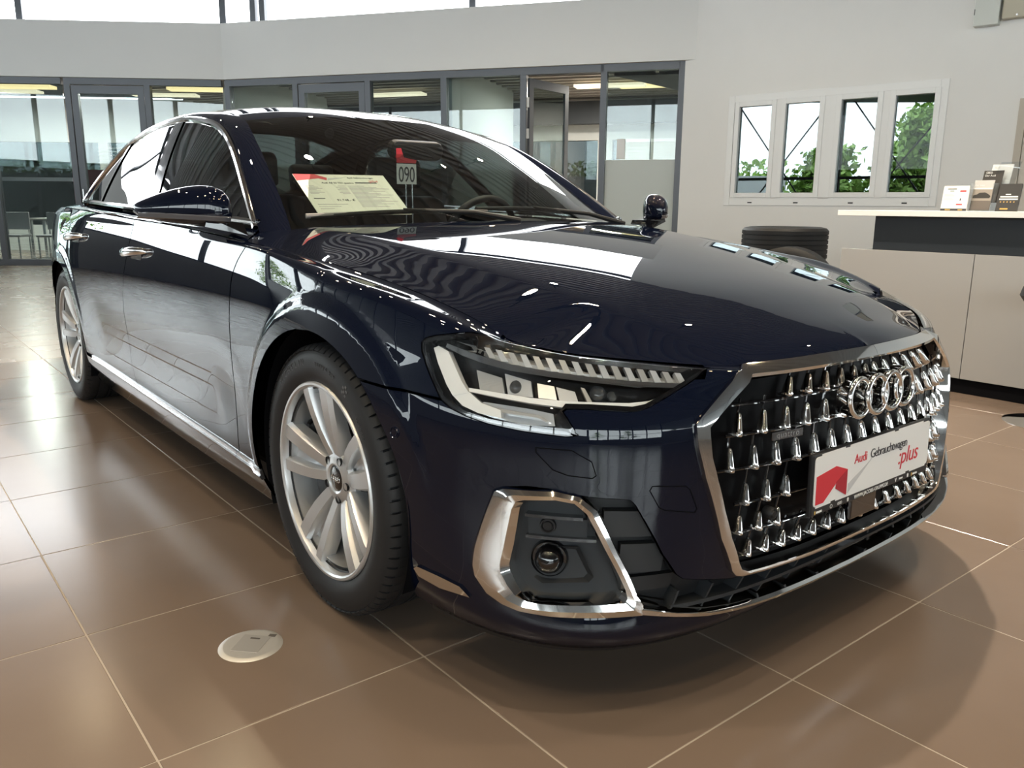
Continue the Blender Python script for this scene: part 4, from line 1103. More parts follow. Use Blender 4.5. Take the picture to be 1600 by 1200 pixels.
gpanel('roof', coons(RFR, WST, RFM, lambda p: CSP(ub+(ud-ub)*p), 70, 40), PAINT)
RWB = nspline([(-3.62,0,1.095),(-3.63,.3,1.092),(-3.70,.58,1.082)]); RWM = nspline([(-2.70,0,1.418),(-3.15,0,1.29),(-3.62,0,1.095)])
gpanel('rear_window', coons(RWB, RFR, RWM, lambda p: CSP(ud+(1-ud)*p), 30, 30), SGLASS)
TKE = nspline([(-4.12,0,1.065),(-4.09,.3,1.052),(-3.97,.60,1.02)]); TKM = nspline([(-3.62,0,1.095),(-3.85,0,1.082),(-4.12,0,1.065)]); TKS = nspline([(-3.70,.58,1.082),(-3.80,.62,1.055),(-3.97,.60,1.02)])
gpanel('trunk_lid', coons(TKE, RWB, TKM, TKS, 20, 24), PAINT)
TB = nspline([(-4.165,0,.99),(-4.13,.3,.985),(-4.0,.60,.98)]); TBm = lambda p: np.array(TKE(np.zeros(1)))*(1-p[:,None])+np.array([-4.165,0,.99])*p[:,None]
gpanel('trunk_face', coons(TB, TKE, TBm, lambda p: np.array([-3.97,.60,1.02])*(1-p[:,None])+np.array([-4.0,.60,.98])*p[:,None], 6, 24), PAINT)
# side windows with bright frame
def dlo_ring(inset):
    """points of the window outline (x,z) inset by a distance, from the front foot over the roof to the rear foot and back along the belt"""
    up = [(x, z) for x, z in BSP(np.linspace(.012, .985, 70))]
    bot = [(x, float(BELT_Z(x))+.006) for x in np.linspace(-3.075, -.668, 44)]
    poly = np.array(up+bot)
    if inset == 0: return poly
    c = poly.mean(0); t = np.roll(poly, -1, 0)-np.roll(poly, 1, 0); t /= np.linalg.norm(t, axis=1)[:, None]; n = np.stack([t[:,1], -t[:,0]], 1)
    s = np.sign(((c-poly)*n).sum(1))[:, None]; area = .5*np.sum(poly[:,0]*np.roll(poly[:,1],-1)-np.roll(poly[:,0],-1)*poly[:,1])
    n = n*(1 if area < 0 else -1)
    return poly+n*inset
def on_side(x, z, off=0.):
    y = float(side_glass_Y(x, z)); e = 1e-3; ny = 1.; nx = -(float(side_glass_Y(x+e, z))-y)/e; nz = -(float(side_glass_Y(x, z+e))-y)/e
    n = np.array([nx, ny, nz]); n /= np.linalg.norm(n); return np.array([x, y, z])+n*off
OUTR, INR = dlo_ring(0.), dlo_ring(.020)
V = []; F = []; prof = [(0,-.006),(0,.008),(.35,.013),(.8,.010),(1,.002),(1,-.008)]; m = len(prof); N = len(OUTR)
for a, b in zip(OUTR, INR):
    for t, h in prof: V.append(on_side(a[0]*(1-t)+b[0]*t, a[1]*(1-t)+b[1]*t, h))
for i in range(N):
    j = (i+1) % N
    for k in range(m-1): F.append((i*m+k, j*m+k, j*m+k+1, i*m+k+1))
def side_plate(name, poly, m, off, sd, step=.03, th=0, parent=None):
    xs = np.arange(poly[:,0].min(), poly[:,0].max()+step, step); zs = np.arange(poly[:,1].min(), poly[:,1].max()+step, step)
    X, Z = np.meshgrid(xs, zs); Y = side_glass_Y(X, Z); P = np.stack([X, Y, Z], -1); Nn = grid_normals(P); Nn[Nn[...,1] < 0] *= -1
    D = np.concatenate([P+Nn*off, Nn, X[...,None], Z[...,None]], -1).reshape(-1, 8); Tt = grid_tris(*X.shape)
    D, Tt = clip(D, Tt, sdf(poly, D[:,6], D[:,7])); return emit_panel(name, D, orient(D, Tt), m, parent or CAR, sd, th)
cutB = lambda z: np.interp(z, [1.0,1.103,1.367,1.4], [-1.535,-1.603,-1.83,-1.86])
for sd in (-1, 1):
    mirror_obj('window_frame', V, F, CHROME, CAR, side=sd, angle=30)
    inn = dlo_ring(.014)
    fr = np.array([p for p in inn]); 
    # one pane per door and the rear quarter pane
    def sub(name, x0f, x1f):
        xs = np.arange(-3.14, -.5, .02); zs = np.arange(.95, 1.42, .02); X, Z = np.meshgrid(xs, zs); P = np.stack([X, side_glass_Y(X, Z), Z], -1); Nn = grid_normals(P); Nn[Nn[...,1] < 0] *= -1
        D = np.concatenate([P, Nn, X[...,None], Z[...,None]], -1).reshape(-1, 8); Tt = grid_tris(*X.shape)
        D, Tt = clip(D, Tt, sdf(inn, D[:,6], D[:,7])); D, Tt = clip(D, Tt, x1f(D[:,7])-D[:,6]); D, Tt = clip(D, Tt, D[:,6]-x0f(D[:,7])); return D, orient(D, Tt)
    one = lambda v: (lambda z: np.full_like(z, v))
    qd = lambda z: np.interp(z, [1.0,1.04,1.30], [-2.478,-2.49,-2.548])
    D, T = sub('front_window', lambda z: cutB(z), one(-.3)); emit_panel('front_window', D, T, SGLASS, CAR, sd, 0)
    D, T = sub('rear_window_pane', lambda z: qd(z)+.012, lambda z: cutB(z)-.10); emit_panel('rear_door_window', D, T, SGLASS, CAR, sd, 0)
    D, T = sub('quarter_window', one(-3.3), lambda z: qd(z)-.012); emit_panel('quarter_window', D, T, SGLASS, CAR, sd, 0)
    D, T = sub('b_pillar', lambda z: cutB(z)-.102, lambda z: cutB(z)+.002); D[:,:3] += D[:,3:6]*.004; emit_panel('b_pillar_trim', D, T, GLOSSB, CAR, sd, .01)
    D, T = sub('divider', lambda z: qd(z)-.014, lambda z: qd(z)+.014); D[:,:3] += D[:,3:6]*.005; emit_panel('window_divider', D, T, GLOSSB, CAR, sd, .01)
    D, T = sub('sail', lambda z: -.775-.70*(z-.976), one(-.3)); D[:,:3] += D[:,3:6]*.003; emit_panel('mirror_sail', D, T, GLOSSB, CAR, sd, .01)
# ---------------------------------------------------------------- door mirrors, handles
M_T = [0,.04,.10,.20,.32,.45,.60,.75,.88,.96,1.0]
M_TOP = [1.050,1.072,1.086,1.095,1.096,1.092,1.083,1.070,1.056,1.046,1.038]
M_BOT = [1.000,.990,.985,.982,.981,.982,.985,.991,1.000,1.008,1.016]
M_FX = [.040,.062,.078,.090,.095,.094,.088,.074,.054,.036,.018]
def mirror_axis(t): return -.600-.135*t-.055*t*t, .922+.212*t
def mirror_body():
    """dome shaped housing: wide at the door, pointed at the outer end"""
    V = []; F = []; n = 32; m = len(M_T)
    for i, t in enumerate(M_T):
        xc, yc = mirror_axis(t); zc = 1.020; ht, hb, fx = M_TOP[i]-zc, zc-M_BOT[i], M_FX[i]
        for k in range(n):
            a = 2*math.pi*k/n; cx, cz = math.cos(a), math.sin(a)
            ex, ez = (.80, .80) if cz > 0 else (.55, .75)
            px = abs(cx)**ex*(1 if cx > 0 else -1); pz = abs(cz)**ez*(1 if cz > 0 else -1)
            V.append((xc+(fx if cx > 0 else .55*fx)*px, yc, zc+(ht if cz > 0 else hb)*pz))
    for i in range(m-1):
        for k in range(n): F.append((i*n+k, i*n+(k+1) % n, (i+1)*n+(k+1) % n, (i+1)*n+k))
    F += [tuple(range(n))[::-1], tuple((m-1)*n+k for k in range(n))]
    return V, F
for sd in (-1, 1):
    V, F = mirror_body(); mo = mirror_obj('door_mirror', V, F, PAINT, CAR, side=sd, angle=60)
    # lower black shell, indicator line, foot and glass
    ring = []
    for t in np.linspace(.06, .985, 18):
        xc, yc = mirror_axis(t); ring.append((xc+np.interp(t, M_T, M_FX)*.985, yc, 1.004+.014*t))
    V2 = []; F2 = []
    for i, p in enumerate(ring):
        V2 += [(p[0]-.022, p[1], p[2]-.019), (p[0]-.002, p[1], p[2]-.013), (p[0]+.0035, p[1], p[2]-.002), (p[0]-.002, p[1], p[2]+.004)]
    for i in range(len(ring)-1):
        for k in range(3): F2.append((4*i+k, 4*i+4+k, 4*i+5+k, 4*i+k+1))
    mirror_obj('indicator_strip', V2, F2, mat('indicator_lens', (.10,.10,.11), .12, coat=1.), mo, side=sd)
    mb = MB(); mb.add([(-.545,.885,.952),(-.68,.885,.958),(-.67,.890,.985),(-.565,.890,.985),(-.575,1.00,.978),(-.665,1.01,.980),(-.665,1.0,1.005),(-.575,.99,1.005)], [(0,1,2,3),(4,7,6,5),(0,4,5,1),(1,5,6,2),(2,6,7,3),(3,7,4,0)])
    mirror_obj('mirror_foot', np.array(mb.V), mb.F, GLOSSB, mo, side=sd)
    for (x0, x1, z0, z1) in ((-1.652,-1.385,.845,.868),(-2.715,-2.44,.868,.890)):
        # grip: bowed bar with its ends on the skin
        V3 = []; F3 = []; ns = 14; n = 10
        for i in range(ns+1):
            t = i/ns; x = x0+(x1-x0)*t; w = z0+(z1-z0)*t; bow = math.sin(math.pi*min(max(t, .0), 1.))**.5; off = .004+.034*bow
            c = tub(x, w, off)
            hh = .017*(.6+.4*bow); dd = .010
            for k in range(n):
                a = 2*math.pi*k/n; V3.append((c[0], c[1]+dd*math.cos(a), c[2]+hh*math.sin(a)))
        for i in range(ns):
            for k in range(n): F3.append((i*n+k, i*n+(k+1) % n, (i+1)*n+(k+1) % n, (i+1)*n+k))
        F3 += [tuple(range(n))[::-1], tuple(ns*n+k for k in range(n))]
        h = mirror_obj('door_handle', V3, F3, CHROME, CAR, side=sd, angle=60)
        p = tub((x0+x1)/2, (z0+z1)/2-.006, .0); nn = tub_n((x0+x1)/2, (z0+z1)/2); p[1] *= sd; nn[1] *= sd
        o = MB().prism(rrect(.15,.052,.024), (0,0,0), (1,0,0), (0,1,0), (0,0,1), -.004, .0022).obj('handle_cup', GLOSSB, h, bevel=.001); o.matrix_local = frame_mat(p, np.cross((0,0,1), nn), (0,0,1))
# ---------------------------------------------------------------- wheels
def wheel_meshes():
    half = [(.238,.098),(.252,.112),(.268,.120),(.285,.1255),(.302,.127),(.320,.1245),(.333,.119),(.3395,.112),(.3405,.100),(.3405,.096)]
    tread = [(.3525,.096),(.3535,.066),(.3475,.065),(.3475,.056),(.3545,.055),(.3550,.014),(.3475,.013),(.3475,.005),(.3555,.004)]
    prof = [(r, -h) for r, h in half]+[(r, -h) for r, h in tread]+[(r, h) for r, h in tread[::-1]]+[(r, h) for r, h in half[::-1]]
    tyre = MB().lathe(prof, 96, 'y').mesh('tyre', RUBBER, True, angle=28)
    tb = MB(); nb = 76
    for k in range(nb):
        a0 = 2*math.pi*(k+.06)/nb; a1 = 2*math.pi*(k+.86)/nb
        sec = [(.3395,-.119),(.346,-.1135),(.3515,-.104),(.3535,-.090),(.3538,-.070)]
        V = []
        for a in (a0, (a0+a1)/2, a1):
            sk = 0
            for r, h in sec: V.append((r*math.cos(a+h*.25), h, r*math.sin(a+h*.25)))
            V.append((.335*math.cos(a-.02), -.070, .335*math.sin(a-.02))); V.append((.335*math.cos(a-.03), -.112, .335*math.sin(a-.03)))
        m = 7; F = []
        for i in range(2):
            for j in range(m): F.append((i*m+j, i*m+(j+1) % m, (i+1)*m+(j+1) % m, (i+1)*m+j))
        F += [tuple(range(m))[::-1], tuple(2*m+j for j in range(m))]
        tb.add(V, F)
    treadb = tb.mesh('tread_blocks', RUBBER, True, angle=30)
    rim = MB().lathe([(.2585,-.106),(.2590,-.117),(.2560,-.1215),(.2500,-.1215),(.2455,-.118),(.2425,-.108),(.2400,-.080),(.2360,-.020),(.2330,.05),(.238,.085),(.252,.108),(.256,.112),(.250,.118),(.226,.09),(.222,.0),(.228,-.10)], 96, 'y').mesh('rim', ALLOY, True, angle=35)
    sp = MB()
    def prong(a_h, a_r, w_h, w_r, hf):
        st = [(.030,0.),(.060,.06),(.090,.22),(.130,.47),(.180,.74),(.222,.95),(.2500,1.0)]; V = []
        for r, t in st:
            a = a_h+(a_r-a_h)*t; w = (w_h+(w_r-w_h)*t)/2; h = -(.072+.040*t**.8)-hf*math.sin(math.pi*min(t, 1)); back = h+.050-.012*t
            er = np.array((math.cos(a), 0, math.sin(a))); et = np.array((-math.sin(a), 0, math.cos(a)))
            for q, hh in ((-1,back),(-1,h+.012),(-.72,h),(.72,h),(1,h+.012),(1,back)):
                p = er*r+et*w*q; V.append((p[0], hh, p[2]))
        F = []; n = 6
        for i in range(len(st)-1):
            for k in range(n): F.append((i*n+k, i*n+(k+1) % n, (i+1)*n+(k+1) % n, (i+1)*n+k))
        F += [tuple(range(n)), tuple((len(st)-1)*n+k for k in range(n))]
        sp.add(V, F)
    def web(a0):
        V = []; F = []
        st = [(.085,.08,-.066),(.13,.12,-.074),(.18,.15,-.080),(.21,.16,-.084),(.2450,.165,-.092)]
        for r, hw, h in st:
            for q in (-1, -.3, .3, 1): V.append((r*math.cos(a0+hw*q), h+(.006 if abs(q) < .5 else 0), r*math.sin(a0+hw*q)))
        for i in range(len(st)-1):
            for k in range(3): F.append((4*i+k, 4*i+k+1, 4*i+5+k, 4*i+4+k))
        sp.add(V, F)
    for k in range(5):
        a0 = math.radians(100+72*k)
        prong(a0+.30, a0+.205, .034, .042, .002); prong(a0-.30, a0-.215, .038, .056, .004); web(a0)
    sp.lathe([(.0335,-.070),(.0345,-.080),(.040,-.0835),(.052,-.082),(.068,-.076),(.076,-.064),(.078,-.03),(.03,-.03)], 60, 'y')
    spk = sp.mesh('spokes', ALLOY, True, angle=30)
    cap = MB().lathe([(0,-.0815),(.026,-.081),(.0315,-.0785),(.0335,-.074)], 40, 'y').mesh('centre_cap', GLOSSB, True)
    cr = MB()
    for q in range(4): cr.lathe([(.0072+.0011*math.cos(a), -.0822+.0008*math.sin(a)) for a in np.linspace(0, 2*math.pi, 7)[:-1]], 18, 'y', ((q-1.5)*.0098,0,0), close=True)
    crm = cr.mesh('cap_rings', CHROME, True)
    lug = MB().lathe([(.0105,-.0835),(.0105,-.062),(0,-.062)], 16, 'y').mesh('bolt_hole', PLAST, True)
    disc = MB().lathe([(.08,-.030),(.165,-.030),(.172,-.028),(.172,-.012),(.10,-.012),(.08,-.05),(.05,-.052)], 64, 'y').mesh('brake_disc', STEEL, True, angle=30)
    cal = MB(); n = 8
    for i in range(n+1):
        a = math.radians(150+70*i/n)
        for r, h in ((.125,-.052),(.195,-.050),(.200,.02),(.125,.02)): cal.V.append((r*math.cos(a), h, r*math.sin(a)))
    for i in range(n):
        for k in range(4): cal.F.append((4*i+k, 4*i+(k+1) % 4, 4*i+4+(k+1) % 4, 4*i+4+k))
    cal.F += [(3,2,1,0), (4*n,4*n+1,4*n+2,4*n+3)]
    calm = cal.mesh('brake_caliper', PLAST, bevel=.004)
    val = MB().tube([(-.2,-.035,.115),(-.19,-.058,.108),(-.178,-.070,.103)], [.007,.006,.005], 8).mesh('valve', PLAST, True)
    shade_disc = MB().lathe([(0,-.008),(.16,-.008),(.205,-.006),(.214,.03)], 48, 'y').mesh('gap_shade_disc', VOID, True)  # black disc added to darken the gaps between the spokes
    return tyre, treadb, rim, spk, cap, crm, lug, disc, calm, val, shade_disc
WM = wheel_meshes()
RIMC = mat('raised_rubber', (.055,.055,.056), .5)
def arc_text(s, size, r, a_mid, parent, spacing):
    """letters round the sidewall"""
    tot = sum(spacing*(.62 if ch in 'I ./1' else 1.) for ch in s); a = a_mid+tot/2/r
    for ch in s:
        w = spacing*(.62 if ch in 'I ./1' else 1.); a -= w/2/r
        if ch != ' ':
            o = new_obj('letter', text_mesh(ch, size, RIMC, 'letter', 'CENTER', 0, .0006), parent)
            er = np.array((math.cos(a), 0, math.sin(a))); et = np.array((math.sin(a), 0, -math.cos(a)))
            hh = -np.interp(r+size*.35, [.268,.285,.302,.320,.333], [.120,.1255,.127,.1245,.119])-.0004
            o.matrix_local = frame_mat(er*r+np.array((0,hh,0)), et, er)
        a -= w/2/r
for (wx, sd, rz) in ((0, -1, 0), (-2.998, -1, 0), (0, 1, math.pi), (-2.998, 1, math.pi)):
    W = new_obj('wheel', WM[2], CAR); W.location = (wx, .822*sd, .350); W.rotation_euler = (0, 0, rz)
    ty = new_obj('tyre', WM[0], W); new_obj('tread_blocks', WM[1], W); new_obj('spokes', WM[3], W); new_obj('centre_cap', WM[4], W); new_obj('cap_rings', WM[5], W)
    new_obj('brake_disc', WM[7], W); new_obj('brake_caliper', WM[8], W); new_obj('valve', WM[9], W); new_obj('gap_shade_disc', WM[10], W)
    for k in range(5):
        a = math.radians(100+36+72*k); b = new_obj('bolt_hole', WM[6], W); b.location = (.056*math.cos(a), -.0002, .056*math.sin(a))
    if sd == -1:
        arc_text('MICHELIN', .026, .300, math.radians(118), W, .024)
        arc_text('255/45 R19', .015, .303, math.radians(80), W, .0125)
        arc_text('OUTSIDE', .010, .296, math.radians(40), W, .009)
        ck = MB()
        for i in range(3):
            for j in range(4):
                if (i+j) % 2 == 0:
                    a_ = math.radians(62-i*1.5); r_ = .296+j*.0065; hh = -np.interp(r_, [.285,.302,.320], [.1255,.127,.1245])-.0006
                    ck.obox((r_*math.cos(a_), hh, r_*math.sin(a_)), (.0065*math.cos(a_),0,.0065*math.sin(a_)), (0,.001,0), (.0075*math.sin(a_),0,-.0075*math.cos(a_)))
        ck.obj('checker_mark', mat('checker_grey', (.09,.09,.09), .5), W)
    # wheel house liner
    mb = MB(); n = 30; V = []; F = []
    for i in range(n+1):
        a = math.radians(-25+230*i/n)
        V += [(wx+.012*(wx == 0)+.400*math.cos(a), .935*sd, .352+.400*math.sin(a)), (wx+.405*math.cos(a), .58*sd, .352+.405*math.sin(a))]
    for i in range(n): F.append((2*i, 2*i+1, 2*i+3, 2*i+2))
    V += [(wx, .58*sd, .352)]; c = len(V)-1
    for i in range(n): F.append((2*i+1, c, 2*i+3))
    mb.add(V, F); mb.obj('wheel_liner', VOID, CAR, smooth=True)
# ---------------------------------------------------------------- under body, cabin
MB().box((-3.9,-.80,.17),(.62,.80,.30)).obj('under_light_block', VOID, CAR, bevel=.03)  # plain dark box added under the car to block light
MB().box((.42,-.60,.20),(.80,.60,.66)).obj('radiator_core', VOID, CAR, bevel=.03)
MB().box((-3.0,-.84,.45),(-.45,.84,.72)).obj('cabin_tub', VOID, CAR, bevel=.03)
LEA = mat('black_leather', (.010,.010,.011), .55)
DSH = mat('dashboard_skin', (.012,.012,.013), .6)
# dashboard: lofted across the car
V = []; F = []; ys = np.linspace(-.80, .80, 33)
prof = [(-.50,.935),(-.60,.955),(-.72,.968),(-.86,.965),(-.95,.945),(-.99,.90),(-.97,.80),(-1.0,.66)]
for y in ys:
    hump = .030*math.exp(-((y-.38)/.17)**2); dx = -.12*(abs(y)/.8)**2
    for i, (x, z) in enumerate(prof): V.append((x+dx*(1-i/9), y, z-.045*(abs(y)/.8)**3+hump*(1 if 2 <= i <= 5 else 0)))
m = len(prof)
for i in range(len(ys)-1):
    for k in range(m-1): F.append((i*m+k, i*m+k+1, (i+1)*m+k+1, (i+1)*m+k))
MB().add(V, F).obj('dashboard', DSH, CAR, smooth=True, angle=60)
# steering wheel
sw = MB(); R_ = .183; sw.tube([(0, R_*math.cos(a), R_*math.sin(a)) for a in np.linspace(0, 2*math.pi, 49)[:-1]], .0155, 10, closed=True)
sw.lathe([(0,.03),(.055,.025),(.075,.0),(.07,-.02)], 24, 'x'); sw.obox((-.01,-.17,-.018), (.02,0,0), (0,.34,0), (0,0,.03)); sw.obox((-.01,-.02,-.17), (.02,0,0), (0,.04,0), (0,0,.16))
o = sw.obj('steering_wheel', LEA, CAR, smooth=True, angle=50); o.location = (-1.12, .385, .905); o.rotation_euler = (0, -.42, math.pi)
# seats
def seat(cx, cy, w, name='seat'):
    b = MB(); 
    def pad(sec, wd):
        V = []; F = []; n = len(sec)
        for q in (-1,-.8,.8,1):
            k = .94 if abs(q) == 1 else 1.
            c = np.mean(sec, 0)
            for x, z in sec: V.append((cx+c[0]+(x-c[0])*k, cy+q*wd/2, c[1]+(z-c[1])*k))
        for i in range(3):
            for j in range(n): F.append((i*n+j, i*n+(j+1) % n, (i+1)*n+(j+1) % n, (i+1)*n+j))
        F += [tuple(range(n))[::-1], tuple(3*n+j for j in range(n))]
        return V, F
    s_ = MB().add(*pad([(.25,.42),(.27,.54),(.20,.58),(-.25,.53),(-.28,.42)], w)).obj(name, LEA, CAR, smooth=True, bevel=.02)
    MB().add(*pad([(-.24,.50),(-.30,.80),(-.40,1.08),(-.47,1.09),(-.44,.80),(-.36,.46)], w*.92)).obj('backrest', LEA, s_, smooth=True, bevel=.02)
    MB().add(*pad([(-.42,1.12),(-.425,1.25),(-.46,1.275),(-.52,1.25),(-.50,1.12)], .26)).obj('headrest', LEA, s_, smooth=True, bevel=.015)
seat(-1.35, -.38, .54, 'front_seat'); seat(-1.35, .38, .54, 'front_seat'); seat(-2.35, -.40, .60, 'rear_seat'); seat(-2.35, .40, .60, 'rear_seat')
o = MB().prism(rrect(.24,.07,.03), (0,0,0), (0,1,0), (.25,0,1), (1,0,-.25), -.02, .02).obj('inside_mirror', PLAST, CAR, bevel=.008); o.location = (-1.02, 0, 1.255)
# wipers
def wiper(p0, p1, arm0, name='wiper'):
    p0, p1 = np.array(p0), np.array(p1); w = MB(); w.tube([p0*(1-t)+p1*t+np.array((0,0,.010*math.sin(math.pi*t))) for t in np.linspace(0, 1, 10)], .008, 8)
    o = w.obj(name, PLAST, CAR, smooth=True); m_ = (p0+p1)/2
    MB().tube([np.array(arm0), np.array(arm0)*.6+m_*.4+np.array((0,0,.02)), m_+np.array((0,0,.016))], [.010,.008,.006], 8).obj('wiper_arm', PLAST, o, smooth=True)
    return o
wiper((-.640,-.640,1.002), (-.520,-.02,1.020), (-.42,.05,.992))
wiper((-.560,-.04,1.030), (-.640,.56,1.012), (-.46,.62,.975))
MB().tube([(-.643,-.655,1.006),(-.615,-.50,1.012)], .0085, 8).obj('wiper_tip', mat('wiper_grey', (.30,.28,.27), .35), CAR, smooth=True)
V = []; F = []
for y in np.linspace(-.72, .72, 25):
    x = float(np.interp(abs(y), [0,.25,.5,.728], [-.45,-.465,-.505,-.585])); V += [(x+.035, y, .968-.03*(abs(y)/.72)**2), (x-.015, y, .975-.03*(abs(y)/.72)**2)]
for i in range(24): F.append((2*i, 2*i+2, 2*i+3, 2*i+1))
MB().add(V, F).obj('cowl_panel', PLAST, CAR)
# ---------------------------------------------------------------- lamps of the hall
k = 0
for (x, y) in ((2.4,-3.2),(2.2,-.6),(1.6,1.6),(.2,-3.6),(-.6,-1.8),(-.8,1.4),(-2.6,-3.0),(-3.2,.6),(-5.2,-1.6),(-6.2,2.2),(3.6,-5.2),(4.4,.4),(-1.6,4.0),(.8,4.6),(-8.2,-.2),(-4.6,4.4)):
    spot(x, y, 'small warm spotlight hanging from the dark ceiling', power=330 if (x, y) in ((-.8,1.4),(-3.2,.6)) else (110 if (x, y) == (-1.6,4.0) else 40), soft=.05); k += 1
for (x, y) in ((1.2,-2.2),(2.9,-1.9),(.6,.4),(-1.4,-.4),(1.0,2.9),(-2.2,2.4),(3.2,1.4),(-4.0,-2.4),(-.2,-4.6),(2.0,-4.4),(-5.6,.6),(-3.6,3.0)):
    spot(x, y, 'small warm spotlight hanging from the dark ceiling')
# ---------------------------------------------------------------- window in the white wall
PVC = mat('white_window_frame', (.80,.80,.79), .35)
wf = MB()
A0, A1, Z0, Z1 = .74, 3.41, 1.06, 2.48
def wr(mb, a0, a1, z0, z1, t0, t1): return wbox(mb, RW0, WRD, a0, a1, z0, z1, t0, t1)
wr(wf, A0, A0+.085, Z0, Z1, -.10, .02); wr(wf, A1-.085, A1, Z0, Z1, -.10, .02); wr(wf, A0+.085, A1-.085, Z1-.085, Z1, -.10, .02); wr(wf, A0+.085, A1-.085, Z0, Z0+.085, -.10, .02); wr(wf, 2.02, 2.17, Z0+.085, Z1-.085, -.10, .02); wr(wf, 1.398, 1.474, Z0+.085, Z1-.085, -.10, .02); wr(wf, 2.708, 2.797, Z0+.085, Z1-.085, -.10, .02); wr(wf, A0+.085, A1-.085, Z0+.08, Z0+.108, -.10, .02)
WIN = wf.obj('window_20', PVC, kind='structure', label='white four casement window in the white wall', category='window', bevel=.004)
MIRG = glass('window_pane_glass', (.42,.46,.47), .14, 0., 1.5)
for (p0, p1) in ((.90,1.342),(1.53,1.962),(2.228,2.650),(2.855,3.276)):
    s = MB(); z0, z1, b = 1.225, 2.332, .062
    wr(s, p0-b, p0, z0-b, z1+b, -.07, .035); wr(s, p1, p1+b, z0-b, z1+b, -.07, .035); wr(s, p0, p1, z1, z1+b, -.07, .035); wr(s, p0, p1, z0-b, z0, -.07, .035)
    so = s.obj('sash', PVC, WIN, bevel=.004); g = MB(); wr(g, p0, p1, z0, z1, -.022, -.012); g.obj('pane', MIRG, so)
    g = MB(); wr(g, (p0+p1)/2-.03, (p0+p1)/2+.03, Z0+.03, Z0+.045, .02, .024); g.obj('vent_slot', PLAST, so)
# added scenery behind that window, in place of the reflection in its panes
OUTN = -nrm(WRD)
def outp(a, t, z=0.): q = RW0+WRD*a+OUTN*t; return np.array((q[0], q[1], z))
RCEIL = mat('reflected_ceiling_dark', (.012,.012,.013), .6)
c = MB(); c.obox(outp(-1.3,.3,2.955), np.r_[WRD*11.3,-.735], np.r_[OUTN*4.2,0], (0,0,.25)); c.obj('trim_5', RCEIL, kind='structure', label='dark canopy in place of the ceiling mirrored in the four pane window', category='slab')
fr = MB()
for a in (-1.3,.75,2.8,4.85): fr.obox(outp(a,4.3,0), np.r_[WRD*.07,0], np.r_[OUTN*.07,0], (0,0,3.2))
fr.obox(outp(-1.3,4.3,1.52), np.r_[WRD*11,0], np.r_[OUTN*.05,0], (0,0,.05))
for a in (-1.3,.75,2.8):
    fr.tube([outp(a,4.33,3.1), outp(a+2.05,4.33,.4)], .014, 6); fr.tube([outp(a+2.05,4.33,3.1), outp(a,4.33,.4)], .014, 6)
fr.obj('reflection_frame', PLAST, label='thin black braced steel frame in place of the glazing mirrored in the four pane window', category='frame')
BARK = mat('tree_bark', (.10,.08,.06), .9); LEAF = mat('spring_leaves', (.36,.52,.12), .6, noise=(9., 1., (.20,.36,.06)))
def tree(base, h, r, lab, n=5200, seed=1):
    rng = random.Random(seed); t = new_obj('leafy_tree', None, label=lab, category='tree', group='young trees outside'); t.location = tuple(base)
    tb = MB().tube([(0,0,0),(.04,.02,h*.4),(-.02,.05,h*.75),(0,0,h*.97)], [.07,.055,.035,.01], 7)
    cl = []
    for k in range(26):
        z = h*rng.uniform(.28,.95); a = rng.uniform(0, 6.28); rr = r*max(.06, (1-abs((z/h-.38)/.62)**1.3))*rng.uniform(.5,1.)
        e = np.array((rr*math.cos(a), rr*math.sin(a), z+.25*rr)); tb.tube([(0,0,z-.3*rr), tuple(e*.6+np.array((0,0,(z)*.4))), tuple(e)], [.02,.013,.006], 5); cl.append(e)
    tb.obj('trunk', BARK, t, smooth=True); L = MB()
    for k in range(n):
        c_ = cl[rng.randrange(len(cl))] if rng.random() < .8 else np.array((0,0,h*rng.uniform(.5,1.0)))
        p = np.array([c_[i]*(rng.uniform(.55,1.05) if i < 2 else 1)+rng.gauss(0,.17) for i in range(3)])
        if p[2] > h*1.03: continue
        u = np.array([rng.gauss(0,1) for _ in range(3)]); u /= np.linalg.norm(u); v = np.cross(u, [rng.gauss(0,1) for _ in range(3)]); v /= np.linalg.norm(v); s = rng.uniform(.055,.10)
        L.add([p-u*s, p+v*s*.55, p+u*s, p-v*s*.55], [(0,1,2,3)])
    me = mk_mesh('foliage', L.V, L.F, LEAF); o = new_obj('foliage', me, t, kind='stuff'); return t
tree(outp(.0,6.2), 2.15, .85, 'bushy green tree seen in the leftmost pane of the white window', seed=2)
tree(outp(1.55,6.6), 2.85, .85, 'tall green tree seen in the second pane of the white window', seed=3)
tree(outp(3.2,6.3), 2.45, .9, 'green tree seen in the third pane of the white window', seed=4)
tree(outp(4.6,7.2), 2.75, .62, 'slim green tree seen in the rightmost pane of the white window', seed=5)
BLD = mat('pale_blue_cladding', (.50,.55,.60), .6)
b = new_obj('office_building', None, label='grey blue flat roofed building beyond the trees', category='building'); 
bm_ = MB(); bm_.obox(outp(-1.5,24), np.r_[WRD*26,0], np.r_[OUTN*8,0], (0,0,4.0)); bm_.obj('body', BLD, b)
bm_ = MB(); bm_.obox(outp(-1.7,23.9,3.9), np.r_[WRD*26.4,0], np.r_[OUTN*.3,0], (0,0,.15)); bm_.obj('parapet', mat('blue_parapet', (.16,.22,.30), .5), b)
bm_ = MB(); bm_.obox(outp(-1.5,23.9,2.05), np.r_[WRD*26,0], np.r_[OUTN*.2,0], (0,0,.10)); bm_.obj('band', mat('blue_parapet', (.16,.22,.30), .5), b)
